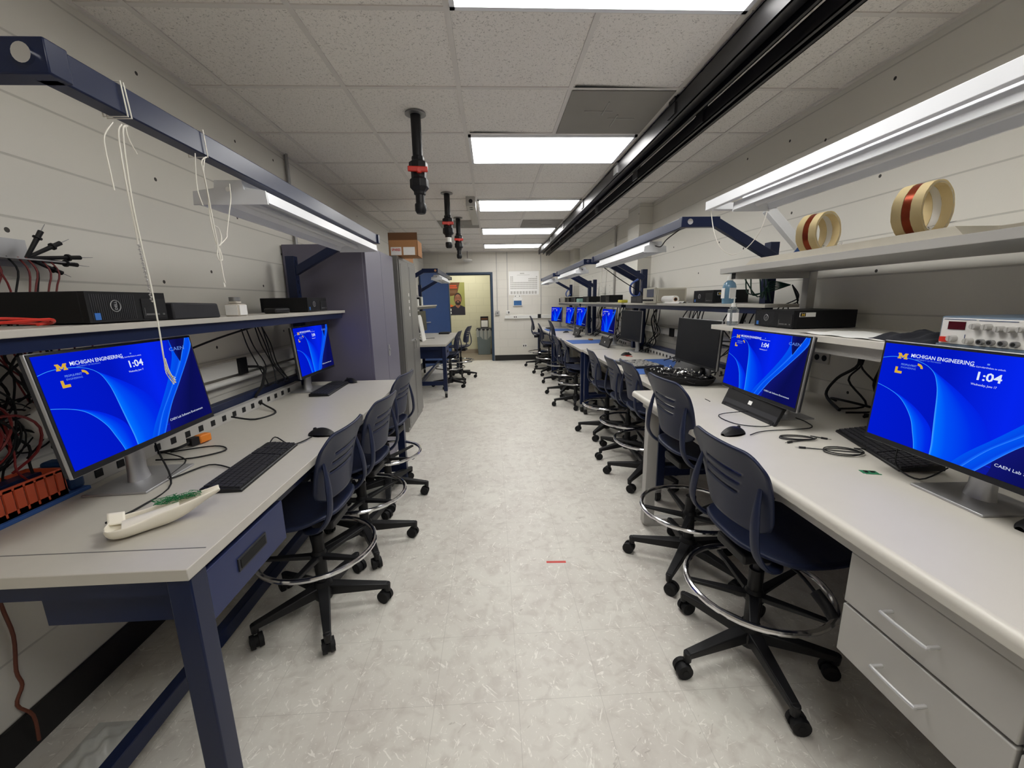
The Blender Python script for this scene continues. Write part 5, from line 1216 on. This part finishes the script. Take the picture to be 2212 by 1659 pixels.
# =================================================================== TEST LEADS, CABLES
def test_leads():
    t = thing('lead_rack', 'grey comb bracket on left wall holding test leads', 'rack', (XL, 1.42, 1.60))
    MB().box(0, .006, -.25, .10, -.03, .06).build('wall_plate', M_alu, t); MB().box(.0, .09, -.25, .16, -.012, -.008).build('comb', M_alu, t)
    rn = random.Random(11)
    G = 'test leads hanging from the wall rack'
    for k in range(15):
        y = 1.20+k*.022+rn.uniform(-.004, .004); x = XL+.05+rn.uniform(-.02, .03); black = k % 3 == 0
        m = MB().tube([(x, y, 1.595), (x+.02, y+.005, 1.55), (x+.02, y+rn.uniform(-.03, .03), 1.46), (x+.01+rn.uniform(-.02, .03), y+rn.uniform(-.06, .06), 1.30), (x+rn.uniform(-.01, .06), y+rn.uniform(-.1, .1), 1.1+rn.uniform(-.05, .05))], .0028, n=5)
        tag(m.build('test_lead', M_blkm if black else M_redw), 'black test lead draped from the wall rack' if black else 'dark red test lead draped from the wall rack', 'test lead', G+(', black' if black else ', red'))
    for k, (dy, dz, lab) in enumerate(((.055, .105, 'black probe pointing steeply up from the rack'), (.12, .07, 'black probe pointing up and right from the rack'), (.19, .02, 'upper black probe lying level at end of rack'), (.17, -.012, 'lower black probe lying level at end of rack'), (.10, -.05, 'black probe drooping below the rack end'), (-.10, .075, 'black probe leaning up at left part of rack'))):
        b = Vector((XL+.07, 1.45 if dy > 0 else 1.34, 1.595)); e = b+Vector((.02, dy, dz)); d = (e-b).normalized()
        t = thing('test_probe', lab, 'test probe', tuple(b), group='black test probes on the rack')
        MB().cyl((0, 0, 0), (e-b)*.85, .0055, .0075, n=10).cyl((e-b)*.62, (e-b)*.66, .012, n=10).build('handle', M_blk, t)
        MB().cyl((e-b)*.85, (e-b)*1.08, .0016, .0008, n=6).build('tip', M_galv, t)
    tg = MB(); rn = random.Random(21)
    for k in range(30):
        y0 = 1.12+rn.uniform(-.10, .30); x0 = XL+.08+rn.uniform(-.03, .08); dy = rn.uniform(-.10, .10)
        p = [(x0+rn.uniform(-.02, .03), y0+dy*math.sin(q*.8+k)+rn.uniform(-.015, .015), 1.35-q*.055+rn.uniform(-.01, .01)) for q in range(9)]
        if k % 3 == 0: p = [(x0+.03*math.cos(q*.9+k), y0+.10*math.sin(q*.9+k)+.01*q, 1.12+.08*math.cos(q*.9+k)-.008*q) for q in range(12)]
        tg.tube(p, rn.choice((.0022, .003, .004)), n=5, sub=3, mi=rn.choice((0, 0, 0, 1)))
    o = tg.build('cable_tangle', [M_blkm, M_redw]); tag(o, 'dense tangle of black and dark red leads behind the left monitor', 'cables'); o['kind'] = 'stuff'
    tag(MB().box(-.02, .02, -.035, .035, -.05, .05).xf(Matrix.Translation((-1.46, 1.33, 1.08)) @ Matrix.Rotation(.5, 4, 'X')).build('adapter_block', M_whp, bevel=.006), 'white plastic adapter hanging in the tangle of leads', 'adapter')
    tag(MB().tube([(-1.20, 1.02, 1.389), (-1.24, 1.10, 1.40), (-1.20, 1.17, 1.392), (-1.15, 1.13, 1.405), (-1.19, 1.04, 1.40), (-1.24, 1.09, 1.41), (-1.19, 1.16, 1.402), (-1.15, 1.10, 1.393)], .004, n=6).build('red_cable_coil', M_red), 'coiled red cable at near end of left shelf', 'cable')
    tag(MB().prism([(0, 0), (.09, 0), (.07, .085), (.02, .09)], 0, .10, 'YZ').xf(Matrix.Translation((-1.42, 1.03, 1.386))).build('yellow_bag', M_yel, bevel=.006), 'dull yellow packet at near end of left shelf', 'packet')
    tag(MB().tube([(-1.55, 1.18, .80), (-1.55, 1.183, .543), (-1.55, 1.190, .413), (-1.55, 1.172, .30), (-1.545, 1.172, .245), (-1.55, 1.150, .193), (-1.54, 1.172, .126), (-1.54, 1.168, .03)], .005, n=6).build('brown_cable', mat('brown_cord', (110, 60, 44), .6)), 'reddish brown cable hanging under the left bench to the floor', 'cable')
test_leads()
def cables():
    rn = random.Random(31)
    def cab(pts, r, label, grp=None, m=M_blkm): tag(MB().tube(pts, r, n=6, sub=5).build('cable', m), label, 'cable', grp)
    # left bench
    cab([(-1.30, 2.42, 1.33), (-1.40, 2.15, 1.27), (-1.45, 1.85, 1.20), (-1.40, 1.66, 1.17)], .005, 'long black cable sagging from left shelf to the near monitor')
    G = 'black cables dropping behind the far left monitor'
    for k in range(6):
        x = -1.44+rn.uniform(0, .06); y = 2.42+k*.035
        cab([(x, y, 1.33), (x+.02, y+.05+rn.uniform(-.05, .05), 1.2), (x, y+.14+rn.uniform(-.04, .04), 1.06), (x+.02, y+.10+rn.uniform(-.05, .12), .95), (x-.0, y+.2+rn.uniform(-.05, .05), .935)], .0035, 'black cable dropping from left shelf beside the far monitor', G)
    cab([(-1.49, 2.52, 1.07), (-1.42, 2.56, 1.05), (-1.42, 2.52, .95), (-1.42, 2.44, .90), (-1.38, 2.40, .87)], .008, 'thick black cord plugged into the left raceway')
    cab([(-1.27, 1.50, 1.0), (-1.22, 1.46, .92), (-1.10, 1.34, .845), (-1.07, 1.18, .845), (-1.08, 1.08, .85)], .003, 'thin black cable curling round the near left monitor foot to the white shell')
    cab([(-.96, 1.45, .846), (-1.08, 1.50, .846), (-1.14, 1.38, .846), (-1.2, 1.55, .848), (-1.34, 1.62, .86)], .0028, 'keyboard cable looping over the near left monitor foot')
    cab([(-.95, 1.66, .846), (-.99, 1.80, .85), (-.87, 1.70, .846), (-.82, 1.79, .85)], .0028, 'mouse cable kinked beside the near left keyboard')
    cab([(-1.34, 1.66, .845), (-1.2, 1.72, .845), (-1.12, 1.66, .845), (-1.2, 1.58, .845), (-1.32, 1.56, .85)], .003, 'black cable loop behind the near left monitor stand')
    cab([(-1.36, 2.10, .87), (-1.26, 2.13, .845), (-1.22, 2.26, .845), (-1.34, 2.38, .86), (-1.39, 2.42, .87)], .005, 'black power cord lying in an arc beside the left socket strip')
    # right foreground
    G = 'black cables hanging between the right monitors'
    for k in range(8):
        x = 1.88+rn.uniform(0, .06); y = 2.05-k*.055
        cab([(x, y, 1.19), (x-.02, y+rn.uniform(-.1, .1), 1.08), (x, y+rn.uniform(-.12, .12), .98), (x-.02, y+rn.uniform(-.12, .12), .88), (x-.12, y+rn.uniform(-.1, .1), .848)], rn.choice((.004, .005, .008)), 'black cable hanging under the white shelf between the two right monitors', G)
    cab([(1.93, 2.15, .846), (1.78, 2.0, .90), (1.80, 1.75, .90), (1.86, 1.60, .846)], .006, 'black cable arched on the desk behind the second right monitor')
    cab([(1.30, 1.95, .86), (1.14, 1.95, .845), (1.13, 1.80, .845), (1.22, 1.74, .845), (1.28, 1.72, .86)], .0022, 'thin cable loop under the leaning keyboard')
    cab([(1.10, 1.63, .846), (1.20, 1.68, .844), (1.42, 1.70, .844), (1.47, 1.78, .845), (1.46, 1.84, .85)], .0022, 'mouse cable running behind the leaning keyboard')
    cab([(1.40, 1.28, .93), (1.36, 1.24, .86), (1.36, 1.16, .845), (1.40, 1.12, .90)], .0025, 'small cable loop hanging under the nearest right monitor')
    # green & black cables round near blue post
    for k in range(6):
        a = rn.uniform(-.06, .06)
        cab([(1.56+k*.03, 2.55+a, 1.54), (1.62+k*.03, 2.56, 1.45-k*.01), (1.76, 2.58, 1.46+k*.012), (1.88, 2.55, 1.50)], .004, 'green-black cable bundled round the near blue post', 'cables round the near blue post', mat('dark_green', (16, 62, 50), .5))
    for k in range(3): cab([(1.90, 2.56, 1.50), (1.92, 2.52, 1.42-.02*k), (1.86+.03*k, 2.60, 1.36), (1.80+.06*k, 2.56, 1.29)], .004, 'black cable hanging beside the white upright', 'cables beside the white upright')
    # right benches
    G = 'black cables hanging behind the right blue benches'
    for (yc, n) in ((3.05, 5), (3.75, 8), (4.7, 7), (5.9, 8), (6.9, 7), (7.9, 5), (8.9, 6)):
        for k in range(n):
            x = 1.84+rn.uniform(0, .08); y = yc+rn.uniform(-.16, .16)
            cab([(x, y, 1.34), (x-.03, y+rn.uniform(-.1, .1), 1.2), (x, y+rn.uniform(-.16, .16), 1.05), (x-.05, y+rn.uniform(-.12, .12), .93), (x-.16, y+rn.uniform(-.2, .2), .832)], rn.choice((.004, .005, .007)), 'black cable hanging from shelf behind the right blue benches', G)
    cab([(1.84, 3.9, .86), (1.80, 3.5, 1.02), (1.86, 3.25, 1.05), (1.90, 3.05, 1.03)], .008, 'thick black cord arching up to right raceway on near blue bench')
    cab([(1.92, 3.95, 1.11), (1.88, 3.6, 1.06), (1.9, 3.2, 1.08), (1.93, 3.0, 1.09)], .006, 'black cable draped along right raceway')
    # lamp cables
    cab([(1.20, 2.63, 1.86), (1.22, 2.9, 1.83), (1.24, 3.05, 1.80), (1.24, 3.16, 1.82)], .004, 'black lead running along beam to the near blue bench light')
    cab([(1.30, 4.84, 1.80), (1.5, 4.84, 1.66), (1.68, 4.84, 1.55), (1.77, 4.86, 1.50), (1.78, 4.86, 1.40)], .005, 'black lead running down the light arm of near blue bench')
    tag(MB().tube([(1.76, 4.95, 1.66), (1.70, 5.03, 1.60), (1.72, 5.08, 1.50), (1.80, 5.06, 1.46), (1.82, 4.98, 1.55)], .012, n=8).build('blue_air_hose', mat('blue_hose', (70, 96, 170), .4)), 'coiled pale blue hose hanging between the two middle posts', 'hose')
    tag(MB().tube([(1.72, 9.30, 1.66), (1.68, 9.35, 1.58), (1.72, 9.42, 1.50), (1.78, 9.36, 1.56)], .014, n=8).build('blue_air_hose', MATS['blue_hose']), 'blue hose bunched at the farthest right post', 'hose')
    cab([(-1.0, 7.1, .83), (-1.2, 7.0, .84), (-1.3, 7.2, .9)], .004, 'black cable on the far left bench')
cables()
# far-left bench clutter
tag(MB().box(-1.05, -.85, 8.05, 8.35, .82, .85).build('laptop', M_blkm, bevel=.004), 'flat black device on far end of the far left bench', 'device')
t = thing('tilted_board', 'white board leaning on the far left bench', 'board', (-1.12, 6.75, .82)); MB().box(-.008, .008, -.15, .15, 0, .42).xf(Matrix.Rotation(math.radians(-8), 4, 'Y')).build('board', M_whp, t)
for k, (y, m_, lab) in enumerate(((6.55, M_whp, 'white box on the far left shelf'), (6.75, M_blk, 'black box on the far left shelf'), (6.92, M_whp, 'slim white box at end of items on far left shelf'), (6.40, M_lgrey, 'grey box nearest on the far left shelf'))):
    tag(MB().box(-1.30, -1.14, y-.06, y+.06, 1.385, 1.385+(.10, .13, .14, .10)[k]).build('shelf_box', m_, bevel=.004), lab, 'box')
tag(MB().grid(lambda u, v: (-1.30+.16*u, 6.42+.3*v, 1.525+.05*math.sin(PI*u)*abs(math.sin(PI*2*v))), 10, 14).build('cable_heap', M_lgrey), 'grey heap of cables on top of boxes on far left shelf', 'cables')
tag(MB().grid(lambda u, v: (-1.42+.20*u, 1.02+.22*v, .002+.05*math.sin(PI*u)*math.sin(PI*v)*(1+.4*math.sin(17*u+5*v)*math.cos(13*v))), 22, 22).build('plastic_bag', M_bag, smooth=80), 'crumpled clear plastic bag on floor under the left bench', 'plastic bag')
